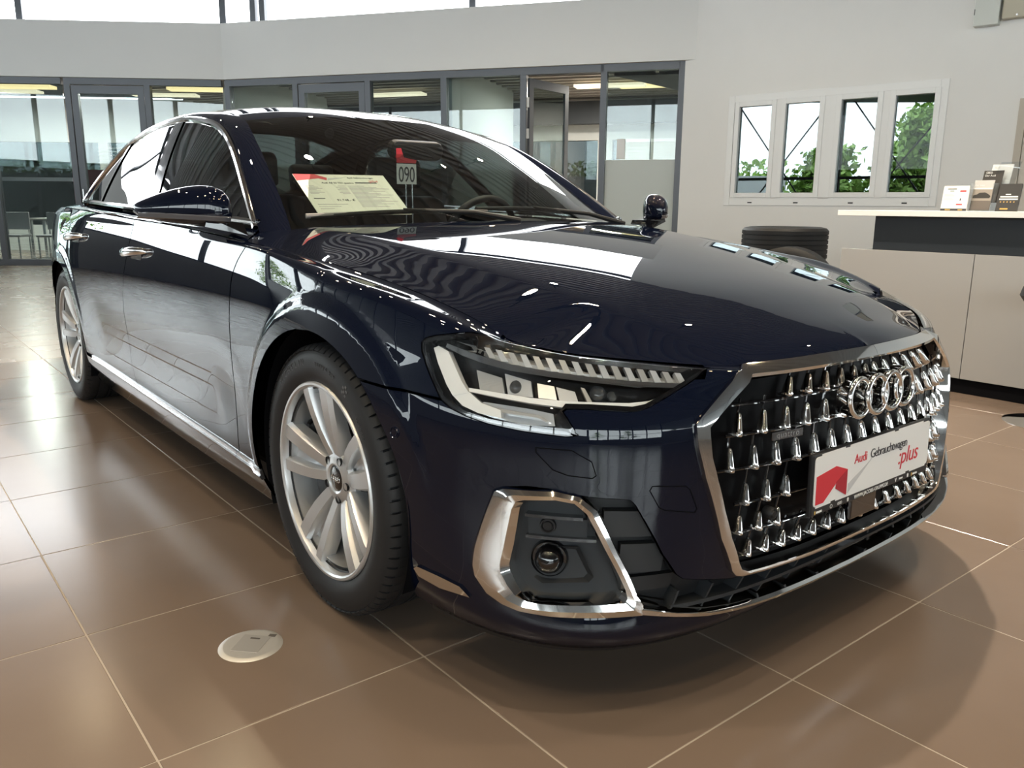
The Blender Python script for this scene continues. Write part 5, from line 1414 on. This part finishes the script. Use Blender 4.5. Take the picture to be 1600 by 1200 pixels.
for k in range(8):
    bm_ = MB(); bm_.obox(outp(.5+k*.75,23.9,2.7), np.r_[WRD*.55,0], np.r_[OUTN*.2,0], (0,0,.6)); bm_.obj('window', mat('dark_pane', (.10,.13,.16), .1), b)
# opening to the right of the window: wooden door
dm = MB(); wr(dm, 4.13, 4.20, 0, 2.21, -.1, .02); wr(dm, 5.13, 5.2, 0, 2.21, -.1, .02); wr(dm, 4.20, 5.13, 2.14, 2.21, -.1, .02)
dr = dm.obj('door_4', mat('beige_door_frame', (.50,.45,.38), .5), kind='structure', label='beige door at the right end of the white wall', category='door')
dl = MB(); wr(dl, 4.205, 5.125, 0.01, 2.135, -.06, -.01); dl.obj('door_leaf', mat('beige_door_leaf', (.62,.57,.50), .5), dr)
# boxes high on the wall
EB = mat('pale_grey_enamel', (.62,.64,.60), .45); EB2 = mat('beige_enamel', (.50,.46,.36), .45)
q = MB(); wr(q, 3.60, 3.842, 2.985, 3.34, 0, .12); bo = q.obj('alarm_box', EB, bevel=.006, label='pale grey box mounted high on the white wall', category='box')
q = MB(); wr(q, 3.60, 3.606, 3.10, 3.16, .12, .124); q.obj('latch', PLAST, bo)
q = MB(); wr(q, 3.865, 4.15, 3.03, 3.34, 0, .10); bo = q.obj('junction_box', EB2, bevel=.012, label='beige box mounted beside the grey one high on the wall', category='box')
q = MB(); wr(q, 4.00, 4.02, 3.05, 3.07, .10, .106); q.obj('screw', SATIN, bo)
# ---------------------------------------------------------------- service counter
CGREY = mat('warm_grey_laminate', (.36,.355,.345), .22, spec=.5, noise=(2.,.2,(.335,.33,.32)))
CDK = mat('anthracite_laminate', (.018,.022,.027), .45)
CWH = mat('white_worktop', (.82,.81,.78), .35)
cn = new_obj('service_counter', None, label='grey fronted service counter with dark upper panel and white top', category='counter'); cn.location = (0,0,0)
for (x0, x1) in ((-.92,-.126),(-.122,.78),(.784,1.7),(1.704,2.6)): MB().box((x0,3.08,.086),(x1,3.10,.793)).obj('front_panel', CGREY, cn, bevel=.0015)
MB().box((-.92,3.10,.086),(2.6,3.98,.780)).obj('carcass', CGREY, cn)
MB().box((-.86,3.095,0),(2.6,3.9,.086)).obj('plinth', VOID, cn)
for (x0, x1) in ((-.765,.10),(.103,1.3),(1.303,2.6)): MB().box((x0,3.17,.780),(x1,3.19,.995)).obj('upper_panel', CDK, cn)
MB().box((-.765,3.19,.780),(2.6,3.95,.995)).obj('upper_box', CDK, cn)
MB().box((-.98,3.10,.995),(.16,4.0,1.028)).obj('worktop', CWH, cn, bevel=.002); MB().box((.162,3.06,.990),(2.65,4.0,1.024)).obj('worktop', CWH, cn, bevel=.002)
# things on the counter (counter top z = 1.018)
def frame_on(o, x, y, z, yaw, tilt):
    """local x across, y up the sheet, z out of the sheet towards the viewer"""
    ux = Vector((math.cos(yaw), math.sin(yaw), 0)); fw = Vector((math.sin(yaw), -math.cos(yaw), 0)); uy = (Vector((0,0,1))*math.cos(tilt)-fw*math.sin(tilt))
    o.matrix_world = frame_mat((x, y, z), ux, uy)
def card(name, w, h, m, lab, x, y, z, yaw, tilt, th=.004, cat='leaflet'):
    o = MB().prism([(-w/2,0),(w/2,0),(w/2,h),(-w/2,h)], (0,0,0), (1,0,0), (0,1,0), (0,0,1), -th, 0).obj(name, m, label=lab, category=cat); frame_on(o, x, y, z, yaw, tilt); return o
def rect(o, name, x0, y0, x1, y1, m, z=.0008): return flat(name, [(x0,y0),(x1,y0),(x1,y1),(x0,y1)], m, o, z, .0006)
CREAM = mat('cream_card', (.84,.80,.74), .5)
LG = mat('light_print', (.60,.57,.54), .5)
CT = 1.0282
s1 = card('price_sign', .155, .148, CREAM, 'cream card with red bars in a black foot on the white counter', -.41, 3.40, CT, -.08, .12, .005, 'sign')
rect(s1, 'dark_foot', -.0775, 0, .0775, .014, DKGREY)
for (x0, x1) in ((-.05,-.018),(.028,.055)): rect(s1, 'printed_mark', x0, .004, x1, .010, mat('gold_print', (.55,.36,.10), .5), .0016)
rect(s1, 'heading_line', -.052, .127, .002, .132, DKGREY); rect(s1, 'heading_line', -.036, .115, -.012, .119, DKGREY)
for k in range(7): rect(s1, 'text_line', -.068, .050+.008*k, -.068+(.062 if k % 3 else .052), .0525+.008*k, LG)
rect(s1, 'red_bar', .024, .112, .060, .121, RED); rect(s1, 'red_bar', .012, .034, .048, .042, RED); rect(s1, 'printed_picture', .026, .052, .050, .098, WHITE); rect(s1, 'printed_mark', .030, .060, .036, .074, DKGREY, .0016)
MB().box((-.03,.0,-.05),(.03,.004,-.005)).obj('prop', PLAST, s1)
h1 = new_obj('brochure_stand', None, label='clear acrylic brochure stand behind the cream card', category='stand'); h1.location = (-.262,3.47,CT)
AC = glass('acrylic', (.93,.95,.96), 1., 0., 1.45)
def st_card(name, w, h, m, lab, dx, dy, dz, tilt, par=None): return card(name, w, h, m, lab, -.262+dx, 3.47+dy, CT+dz, -.06, tilt, .006, 'brochure')
MB().prism([(-.06,0),(.10,0),(.16,.28),(.05,.28)], (0,.03,0), (1,0,0), (0,0,1), (0,-1,0), -.004, 0).obj('back_sheet', AC, h1); MB().box((-.06,-.08,0),(.06,.05,.005)).obj('base', AC, h1)
for sx in (-.062, .062): MB().box((sx-.002,-.07,.005),(sx+.002,.05,.16)).obj('side_sheet', AC, h1)
b3 = st_card('brochure', .115, .225, WHITE, 'white brochure at the back of the acrylic stand', .038, .02, .055, .30); label_text('Audi', .016, LG, b3, -.045, .20, .0006)
b2 = st_card('brochure', .110, .19, mat('dark_brochure', (.06,.055,.05), .4), 'dark brochure in the middle of the acrylic stand', .012, -.012, .05, .26); label_text('Der Audi', .016, WHITE, b2, -.045, .155, .0006)
for q in range(4): MB().lathe([(.006,0),(.006,.0006),(.0044,.0006),(.0044,0)], 14, 'z', (-.036+q*.008,.178,0), close=True).obj('printed_ring', WHITE, b2)
b1 = st_card('brochure', .112, .175, mat('sepia_brochure', (.36,.31,.26), .4), 'brochure with a car photo at the front of the acrylic stand', -.012, -.045, .006, .20)
rect(b1, 'printed_picture', -.056, .125, .056, .175, LG); rect(b1, 'printed_picture', -.056, 0, .056, .055, mat('dark_sepia', (.16,.135,.115), .4))
flat('car_print', [(-.05,.070),(.045,.070),(.05,.082),(.035,.094),(.015,.104),(-.015,.102),(-.03,.092),(-.05,.086)], mat('dark_sepia2', (.05,.045,.04), .4), b1, .001)
label_text('Der neue', .014, WHITE, b1, -.05, .142, .001); rect(b1, 'text_line', -.052, .122, .052, .130, WHITE, .0012)
b4 = card('award_brochure', .118, .158, mat('anthracite_cover', (.055,.052,.05), .4), 'black award brochure with gold stars on the white counter', -.118, 3.40, CT, -.05, .20, .012, 'brochure')
rect(b4, 'printed_bar', -.018, .094, .010, .100, WHITE); rect(b4, 'printed_bar', -.045, .080, .050, .088, WHITE); rect(b4, 'printed_bar', -.048, .066, .052, .074, WHITE)
for k in range(5):
    pts = [(-.038+.018*k+(.0055 if i % 2 == 0 else .0024)*math.sin(i*math.pi/5), .054+(.0055 if i % 2 == 0 else .0024)*math.cos(i*math.pi/5)) for i in range(10)][::-1]
    flat('gold_star', pts, mat('gold_star_print', (.70,.42,.12), .4), b4, .001)
rect(b4, 'printed_mark', -.035, .010, .008, .019, mat('gold_print', (.55,.36,.10), .5))
# ---------------------------------------------------------------- tyres by the wall
def tyre_mesh(R, r, w):
    h = w/2; pr = [(r,h*.82),(r+.02,h*.96),((R+r)/2,h),(R-.02,h*.94),(R-.006,h*.84)]
    tr = []
    for k in range(6): 
        a = h*.80-k*h*.27; tr += [(R,a),(R,a-h*.20),(R-.008,a-h*.21),(R-.008,a-h*.26)]
    tr = [t for t in tr if t[1] > -h*.82]
    prof = pr+tr+[(q[0],-q[1]) for q in pr[::-1]]; prof += [(r-.01,-h*.7),(r-.01,h*.7)]
    return MB().lathe(prof, 72, 'z', close=True).mesh('tyre', RUBBER, True, angle=30)
tmx = tyre_mesh(.352, .23, .292)
for k, nm in enumerate(('bottom', 'middle', 'top')):
    o = new_obj('loose_tyre', tmx, label='black tyre lying flat, %s of the stack by the white wall' % nm, category='tyre', group='stacked tyres'); o.location = (-2.21, 4.42, .147+.2935*k); o.rotation_euler = (0,0,.3*k)
sw_ = new_obj('standing_wheel', tyre_mesh(.372, .262, .245), label='tyre on a dark alloy rim standing before the stacked tyres', category='wheel'); sw_.location = (-1.80, 3.88, .372); sw_.rotation_euler = (math.radians(90), 0, .35)
rm = MB().lathe([(.262,.105),(.258,.118),(.248,.118),(.242,.09),(.235,-.10),(.25,-.115)], 60, 'z').obj('rim', DKALLOY, sw_, smooth=True, angle=35)
sp2 = MB()
for k in range(5):
    for e in (-.17, .17):
        a = 2*math.pi*k/5+e*.9; a2 = 2*math.pi*k/5+e*1.2
        p0 = np.array((.04*math.cos(a),.04*math.sin(a),.07)); p1 = np.array((.25*math.cos(a2),.25*math.sin(a2),.10)); sp2.tube([p0, (p0+p1)/2+np.array((0,0,.01)), p1], [.024,.018,.020], 6)
sp2.lathe([(0,.085),(.05,.08),(.07,.06),(.07,0)], 30, 'z'); sp2.obj('spokes', DKALLOY, sw_, smooth=True, angle=40)
# ---------------------------------------------------------------- floor socket, stool foot
fs = MB().lathe([(0,.0045),(.062,.0045),(.066,.0045),(.0755,.0005),(.0755,0)], 48, 'z').obj('floor_socket', mat('brushed_nickel', (.62,.60,.56), .45, metal=.8), label='round metal floor socket with a hinged lid on the brown tiles', category='socket', smooth=True, angle=25, loc=(.064,-1.176,0))
GR = mat('groove', (.08,.07,.06), .6)
lid = MB().prism([(-.034,-.036),(.034,-.036),(.034,.040),(-.034,.040)], (0,0,.0046), (1,0,0), (0,1,0), (0,0,1), 0, .0006).obj('lid', mat('brushed_lid', (.52,.50,.47), .45, metal=.8), fs, bevel=.0002); lid.rotation_euler = (0,0,.75)
MB().box((-.012,.022,.0052),(.012,.028,.0056)).obj('lid_slot', GR, lid); MB().box((.026,.040,.0046),(.044,.052,.0050)).obj('lid_slot', GR, lid)
st = new_obj('bar_stool', None, label='round chrome stool foot at the right edge before the counter', category='stool'); st.location = (.45,2.74,0)
MB().lathe([(0,.018),(.05,.016),(.17,.008),(.195,.002),(.195,0)], 40, 'z').obj('foot', CHROME, st, smooth=True); MB().tube([(0,0,.015),(0,0,.62)], .024, 16).obj('column', CHROME, st, smooth=True); MB().lathe([(0,.60),(.17,.60),(.19,.63),(.18,.67),(0,.68)], 32, 'z').obj('seat', LEA, st, smooth=True)
# ---------------------------------------------------------------- behind the windscreen
ps = MB().prism([(0,0),(.35,0),(.35,.235),(0,.235)], (0,0,0), (1,0,0), (0,1,0), (0,0,1), -.002, 0).obj('price_sheet', mat('cream_paper', (.80,.80,.68), .55, emit=None), label='cream price sheet with a red corner behind the windscreen', category='sheet')
ps.matrix_world = frame_mat((-.645,-.606,1.008), (0,1,.01), (-.82,.26,.58))
flat('red_corner', [(.001,.234),(.001,.196),(.085,.210),(.112,.200),(.118,.214),(.080,.234)], RED, ps, .0008); flat('grey_wedge', [(.12,.212),(.116,.200),(.19,.218)], GREYP, ps, .0008)
label_text('Audi Gebrauchtwagen', .0115, DKGREY, ps, .195, .212, .0006); label_text(':plus', .021, RED, ps, .27, .190, .0006, shear=.2)
label_text('Audi A8 50 TDI quattro', .0125, DKGREY, ps, .085, .180, .0006)
rect(ps, 'heading_line', .215, .189, .30, .183, DKGREY)
for k in range(7): rect(ps, 'text_line', .02, .168-.0075*k, .05+.012*(k % 3), .1645-.0075*k, LG); rect(ps, 'text_line', .14-.01*(k % 2), .168-.0075*k, .168, .1645-.0075*k, LG)
for k in range(17): rect(ps, 'text_line', .178, .168-.0075*k, .24+.03*((k*7) % 5)/1.3, .1645-.0075*k, LG)
rect(ps, 'text_line', .02, .095, .06, .091, DKGREY); label_text('91.748,- \u20ac', .016, DKGREY, ps, .10, .078, .0006)
for k in range(3): rect(ps, 'text_line', .02, .062-.012*k, .13-.03*k, .059-.012*k, LG)
rect(ps, 'text_line', .02, .014, .13, .011, LG); rect(ps, 'text_line', .18, .014, .25, .011, LG)
ns = new_obj('number_sign', None, label='white number card 090 with red flag on thin rods behind the windscreen', category='sign'); ns.location = (-.90,-.118,.96)
nb_ = MB().box((-.001,-.043,.160),(.001,.043,.235)).obj('card', WHITE, ns)
tx = new_obj('lettering', text_mesh('090', .082, DKGREY, align='CENTER', space=.95), ns); tx.matrix_local = frame_mat((.0016,0,.168), (0,1,0), (0,0,1)) @ Matrix.Diagonal((.62,1,1,1))
MB().add([(0,-.043,.238),(0,.043,.238),(0,.046,.250),(0,-.010,.258),(0,-.022,.292),(0,-.043,.290)], [(0,1,2,3,4,5)]).obj('red_flag', RED, ns)
for yy in (-.004,.024): MB().tube([(0,yy,0),(0,yy,.16)], .0022, 6).obj('rod', SATIN, ns)
MB().box((-.03,-.05,0),(.03,.06,.008)).obj('sign_foot', PLAST, ns)
# ---------------------------------------------------------------- offices behind the glazing
OWALL = mat('office_wall', (.60,.61,.59), .8); OCEIL = mat('office_ceiling', (.30,.28,.26), .6); BLIND = mat('blind_fabric', (.50,.50,.47), .8); DESK = mat('desk_top', (.55,.55,.53), .5)
WARM = mat('warm_strip_light', (1,.8,.5), .5, emit=(1.,.74,.36), estr=.75)
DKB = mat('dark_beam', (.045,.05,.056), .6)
def ob(mb, P0, d, a0, a1, z0, z1, t0, t1): return wbox(mb, P0, d, a0, a1, z0, z1, -t1, -t0)    # t = depth behind the glazing
# second run: rear wall with window openings
w = MB()
for (a0,a1,z0,z1) in ((-3,7.7,0,.9),(-3,7.7,2.35,3.2),(-3,-1.6,.9,2.35),(2.6,3.0,.9,2.35),(7.4,7.7,.9,2.35),(5.2,5.5,.9,2.35)): ob(w, PB, WD2, a0, a1, z0, z1, 5.0, 5.2)
ow = w.obj('wall_office', OWALL, kind='structure', label='pale office rear wall seen through the glazing', category='wall')
c = MB(); ob(c, PB, WD2, -3.5, 7.8, 3.25, 3.3, .1, 5.2); c.obj('ceiling_office', OCEIL, kind='structure', label='office ceiling behind the glazing', category='ceiling')
for k in range(14):
    r = MB(); ob(r, PB, WD2, -3.2, 7.68, 3.12, 3.25, .35+.33*k, .45+.33*k); r.obj('ceiling_rib', mat('ceiling_rib_paint', (.36,.335,.30), .5), bpy.data.objects['ceiling_office'])
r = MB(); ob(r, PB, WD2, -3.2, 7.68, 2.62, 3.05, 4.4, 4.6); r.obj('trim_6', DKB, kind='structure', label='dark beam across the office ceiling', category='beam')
def strip(P0, d, a0, a1, t, z, lab):
    m = MB(); ob(m, P0, d, a0, a1, z, z+.05, t, t+.30); m.obj('strip_light', WARM, label=lab, category='lamp', group='warm office strip lights')
strip(PB, WD2, 6.0, 7.6, 2.6, 3.05, 'warm strip light under the office ceiling at the far right'); strip(PA, WD1, 2.2, 3.7, 1.2, 3.0, 'warm strip light behind the pane left of the corner'); strip(PA, WD1, -1.4, .2, 1.2, 3.0, 'warm strip light behind the leftmost pane')
def fill_panel(P0, d, a, t, z, lab, p):  # fill lamp added to brighten the offices behind the glazing
    q = MB(); ob(q, P0, d, a, a+1.2, z, z+.04, t, t+.30); o = q.obj('fill_panel', mat('fill_panel_glow', (1,.93,.82), .5, emit=(1.,.84,.58), estr=.55), label=lab, category='lamp', group='added office fill lamps')
    l = bpy.data.lights.new('fill_beam', 'AREA'); l.shape = 'RECTANGLE'; l.size, l.size_y = 1.2, .3; l.energy = p; l.color = (1,.93,.82)
    c_ = P0+d*(a+.6)-nrm(d)*(t+.15); b_ = bpy.data.objects.new('fill_beam', l); COL.objects.link(b_); b_.location = (c_[0], c_[1], z-.02)
fill_panel(PA, WD1, -1.6, 2.0, 3.02, 'added fill lamp in the far left office', 70); fill_panel(PA, WD1, 1.2, 2.2, 3.02, 'added fill lamp behind the left glass door', 70); fill_panel(PB, WD2, 1.2, 2.4, 3.02, 'added fill lamp right of the glazing corner', 55); fill_panel(PB, WD2, 5.3, 2.2, 3.02, 'added fill lamp behind the open glass door', 80)
# cross walls between offices
for a, lab in ((3.75,'office cross wall behind the middle post'),(-.2,'office cross wall behind the glazing corner'),(7.68,'office side wall at the right end of the glazing')):
    x = MB(); ob(x, PB, WD2, a, a+.12, 0, 3.2, .15, 5.2 if a > 5 else 3.4); x.obj('wall_cross', OWALL, kind='structure', label=lab, category='wall')
# vertical grey blinds behind the open door
for k in range(3):
    x = MB(); ob(x, PB, WD2, 5.72+k*.60, 6.30+k*.60, .55, 2.28, 4.7, 4.73); bl = x.obj('window_blind', BLIND, label=('left','middle','right')[k]+' grey blind panel behind the open glass door', category='blind', group='grey blinds in the office')
    for q in range(28):
        s = MB(); ob(s, PB, WD2, 5.72+k*.60, 6.30+k*.60, .58+.06*q, .585+.06*q, 4.685, 4.70); s.obj('slat', BLIND, bl)
    s = MB(); ob(s, PB, WD2, 5.72+k*.60, 6.30+k*.60, 2.28, 2.34, 4.68, 4.75); s.obj('head_rail', mat('white_plastic', (.75,.75,.74), .4), bl)
x = MB(); ob(x, PB, WD2, 5.95, 6.25, 1.12, 1.36, 1.8, 1.84); mo_ = x.obj('monitor', PLAST, label='black computer screen on the desk behind the open door', category='screen'); x = MB(); ob(x, PB, WD2, 6.06, 6.14, .745, 1.12, 1.84, 1.88); x.obj('stand', PLAST, mo_)
def desk(P0, d, a0, a1, t0, t1, lab, z=.74):
    o = new_obj('desk', None, label=lab, category='desk', group='office desks'); x = MB(); ob(x, P0, d, a0, a1, z-.03, z, t0, t1); x.obj('desk_top', DESK, o)
    for (a, t) in ((a0+.05,t0+.05),(a1-.1,t0+.05),(a0+.05,t1-.1),(a1-.1,t1-.1)): x = MB(); ob(x, P0, d, a, a+.05, 0, z-.03, t, t+.05); x.obj('leg', SATIN, o)
    return o
desk(PB, WD2, 5.3, 6.9, 1.5, 2.3, 'pale desk behind the open glass door'); desk(PA, WD1, -.75, .25, 1.75, 2.4, 'pale desk behind the leftmost pane'); desk(PB, WD2, .5, 1.9, 1.6, 2.4, 'pale desk right of the glazing corner')
def chair(P0, d, a, t, lab):
    o = new_obj('office_chair', None, label=lab, category='chair', group='office chairs'); m = mat('chair_shell', (.34,.34,.35), .5)
    x = MB(); ob(x, P0, d, a, a+.46, .43, .47, t, t+.44); x.obj('seat', m, o, bevel=.01); x = MB(); ob(x, P0, d, a+.02, a+.44, .55, .86, t+.42, t+.46); x.obj('backrest', m, o, bevel=.01)
    for (q, s) in ((.02,.02),(.41,.02),(.02,.40),(.41,.40)): x = MB(); ob(x, P0, d, a+q, a+q+.025, 0, .43, t+s, t+s+.025); x.obj('leg', SATIN, o)
    for q in (.04,.40): x = MB(); ob(x, P0, d, a+q, a+q+.02, .46, .60, t+.43, t+.45); x.obj('back_post', SATIN, o)
chair(PA, WD1, -.85, .8, 'grey chair nearest the post behind the leftmost pane'); chair(PA, WD1, -.1, .75, 'grey chair before the desk behind the leftmost pane'); chair(PB, WD2, .8, .9, 'grey chair right of the glazing corner')
# poster and dark display behind the leftmost pane
x = MB(); ob(x, PA, WD1, .35, 1.0, 1.03, 1.62, 1.42, 1.47); x.obj('red_poster', mat('dark_red_board', (.16,.03,.04), .5), label='dark red board behind the leftmost pane', category='board')
x = MB(); ob(x, PA, WD1, .35, 1.0, 0, 1.02, 1.4, 1.5); x.obj('display_case', mat('dark_case', (.03,.03,.035), .4), bevel=.01, label='dark display case under the red board', category='cabinet')
# first run: rear wall with bright windows
w = MB()
for (a0,a1,z0,z1) in ((-8,4.5,0,.55),(-8,4.5,2.3,3.2),(-8,-6,.55,2.3),(-3.2,-3.0,.55,2.3),(-.4,-.2,.55,2.3),(2.2,2.4,.55,2.3)): ob(w, PA, WD1, a0, a1, z0, z1, 4.5, 4.7)
ow2 = w.obj('wall_office_left', OWALL, kind='structure', label='office rear wall with windows at the far left', category='wall')
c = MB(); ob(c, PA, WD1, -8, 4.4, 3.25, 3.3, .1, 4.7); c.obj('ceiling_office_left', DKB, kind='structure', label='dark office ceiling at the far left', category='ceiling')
for k in range(16):
    x = MB(); ob(x, PA, WD1, -.35, .18, 1.05+.075*k, 1.055+.075*k, 4.30, 4.40)
    if k == 0: bl = new_obj('white_blind', None, label='white venetian blind behind the leftmost pane', category='blind')
    x.obj('slat', mat('white_plastic', (.75,.75,.74), .4), bl)
br = MB()
for a in (-2.4,-.3,1.8): br.tube([np.r_[PA+WD1*a-nrm(WD1)*4.8, .6], np.r_[PA+WD1*(a+2.1)-nrm(WD1)*4.8, 2.3]], .025, 6); br.tube([np.r_[PA+WD1*a-nrm(WD1)*4.8, 2.3], np.r_[PA+WD1*(a+2.1)-nrm(WD1)*4.8, .6]], .025, 6)
ob(br, PA, WD1, -6, 4.4, 1.48, 1.56, 4.45, 4.50); br.obj('cross_brace', ALU, ow2)
# card on the frosted pane
x = MB(); wbox(x, PB, WD2, 6.46, 6.58, 1.70, 1.98, .010, .03); q = x.obj('wall_dispenser', mat('white_plastic', (.75,.75,.74), .4), bevel=.006, label='small white box fixed to the glass above the frosted film', category='box')
GW = mat('pale_outdoor_wall', (.46,.47,.48), .8)
for P0, d, a0, a1, t, lab in ((PA, WD1, -9, 4, 7.5, 'pale outdoor wall beyond the left office windows'), (PB, WD2, -2, 9, 8.5, 'pale outdoor wall beyond the middle office windows')):
    x = MB(); ob(x, P0, d, a0, a1, -.05, 1.75, t, t+.3); x.obj('garden_wall', GW, label=lab, category='wall')
    x = MB()
    rr = random.Random(5)
    for q in range(1400):
        a = rr.uniform(a0, a1); u = np.array([rr.gauss(0,1) for _ in range(3)]); u /= np.linalg.norm(u); v = np.cross(u, [rr.gauss(0,1) for _ in range(3)]); v /= np.linalg.norm(v); c_ = np.r_[P0+d*a-nrm(d)*(t+.5+rr.uniform(-.1,.3)), 1.72+rr.random()**1.5*.42]
        x.add([c_-u*.09, c_+v*.05, c_+u*.09, c_-v*.05], [(0,1,2,3)])
    new_obj('hedge', mk_mesh('hedge', x.V, x.F, LEAF), kind='stuff', label='green hedge above the '+lab, category='hedge')
OG = glass('office_window_glass', (.13,.145,.145), 1., 0., 1.5)
for (a0,a1) in ((-1.6,2.6),(3.0,5.2),(5.5,7.4)): x = MB(); ob(x, PB, WD2, a0, a1, .9, 2.35, 5.09, 5.10); x.obj('pane', OG, ow)
for (a0,a1) in ((-6,-3.2),(-3.0,-.4),(-.2,2.2),(2.4,4.5)): x = MB(); ob(x, PA, WD1, a0, a1, .55, 2.3, 4.59, 4.60); x.obj('pane', OG, ow2)
# cars and trees of the forecourt (they are mirrored in the paint)
def hedge(x, y, sx, sy, h, lab):
    MB().box((x-sx/2,y-sy/2,-.05),(x+sx/2,y+sy/2,h)).obj('garden_wall', mat('forecourt_wall', (.30,.31,.31), .8), label=lab, category='wall')
hedge(30,0,.5,40,1.7,'low grey wall at the end of the forecourt')
for k, (x, y, h) in enumerate(((18,-8,5.2),(20,-2,4.6),(19,-14,5.5),(-31,-6,4.8),(-28,-14,5.0))): tree((x,y,0), h, 1.7, 'forecourt tree %s' % ('in front of the entrance','by the end wall','at the corner','behind the facade','at the far side')[k], 1500, 20+k)
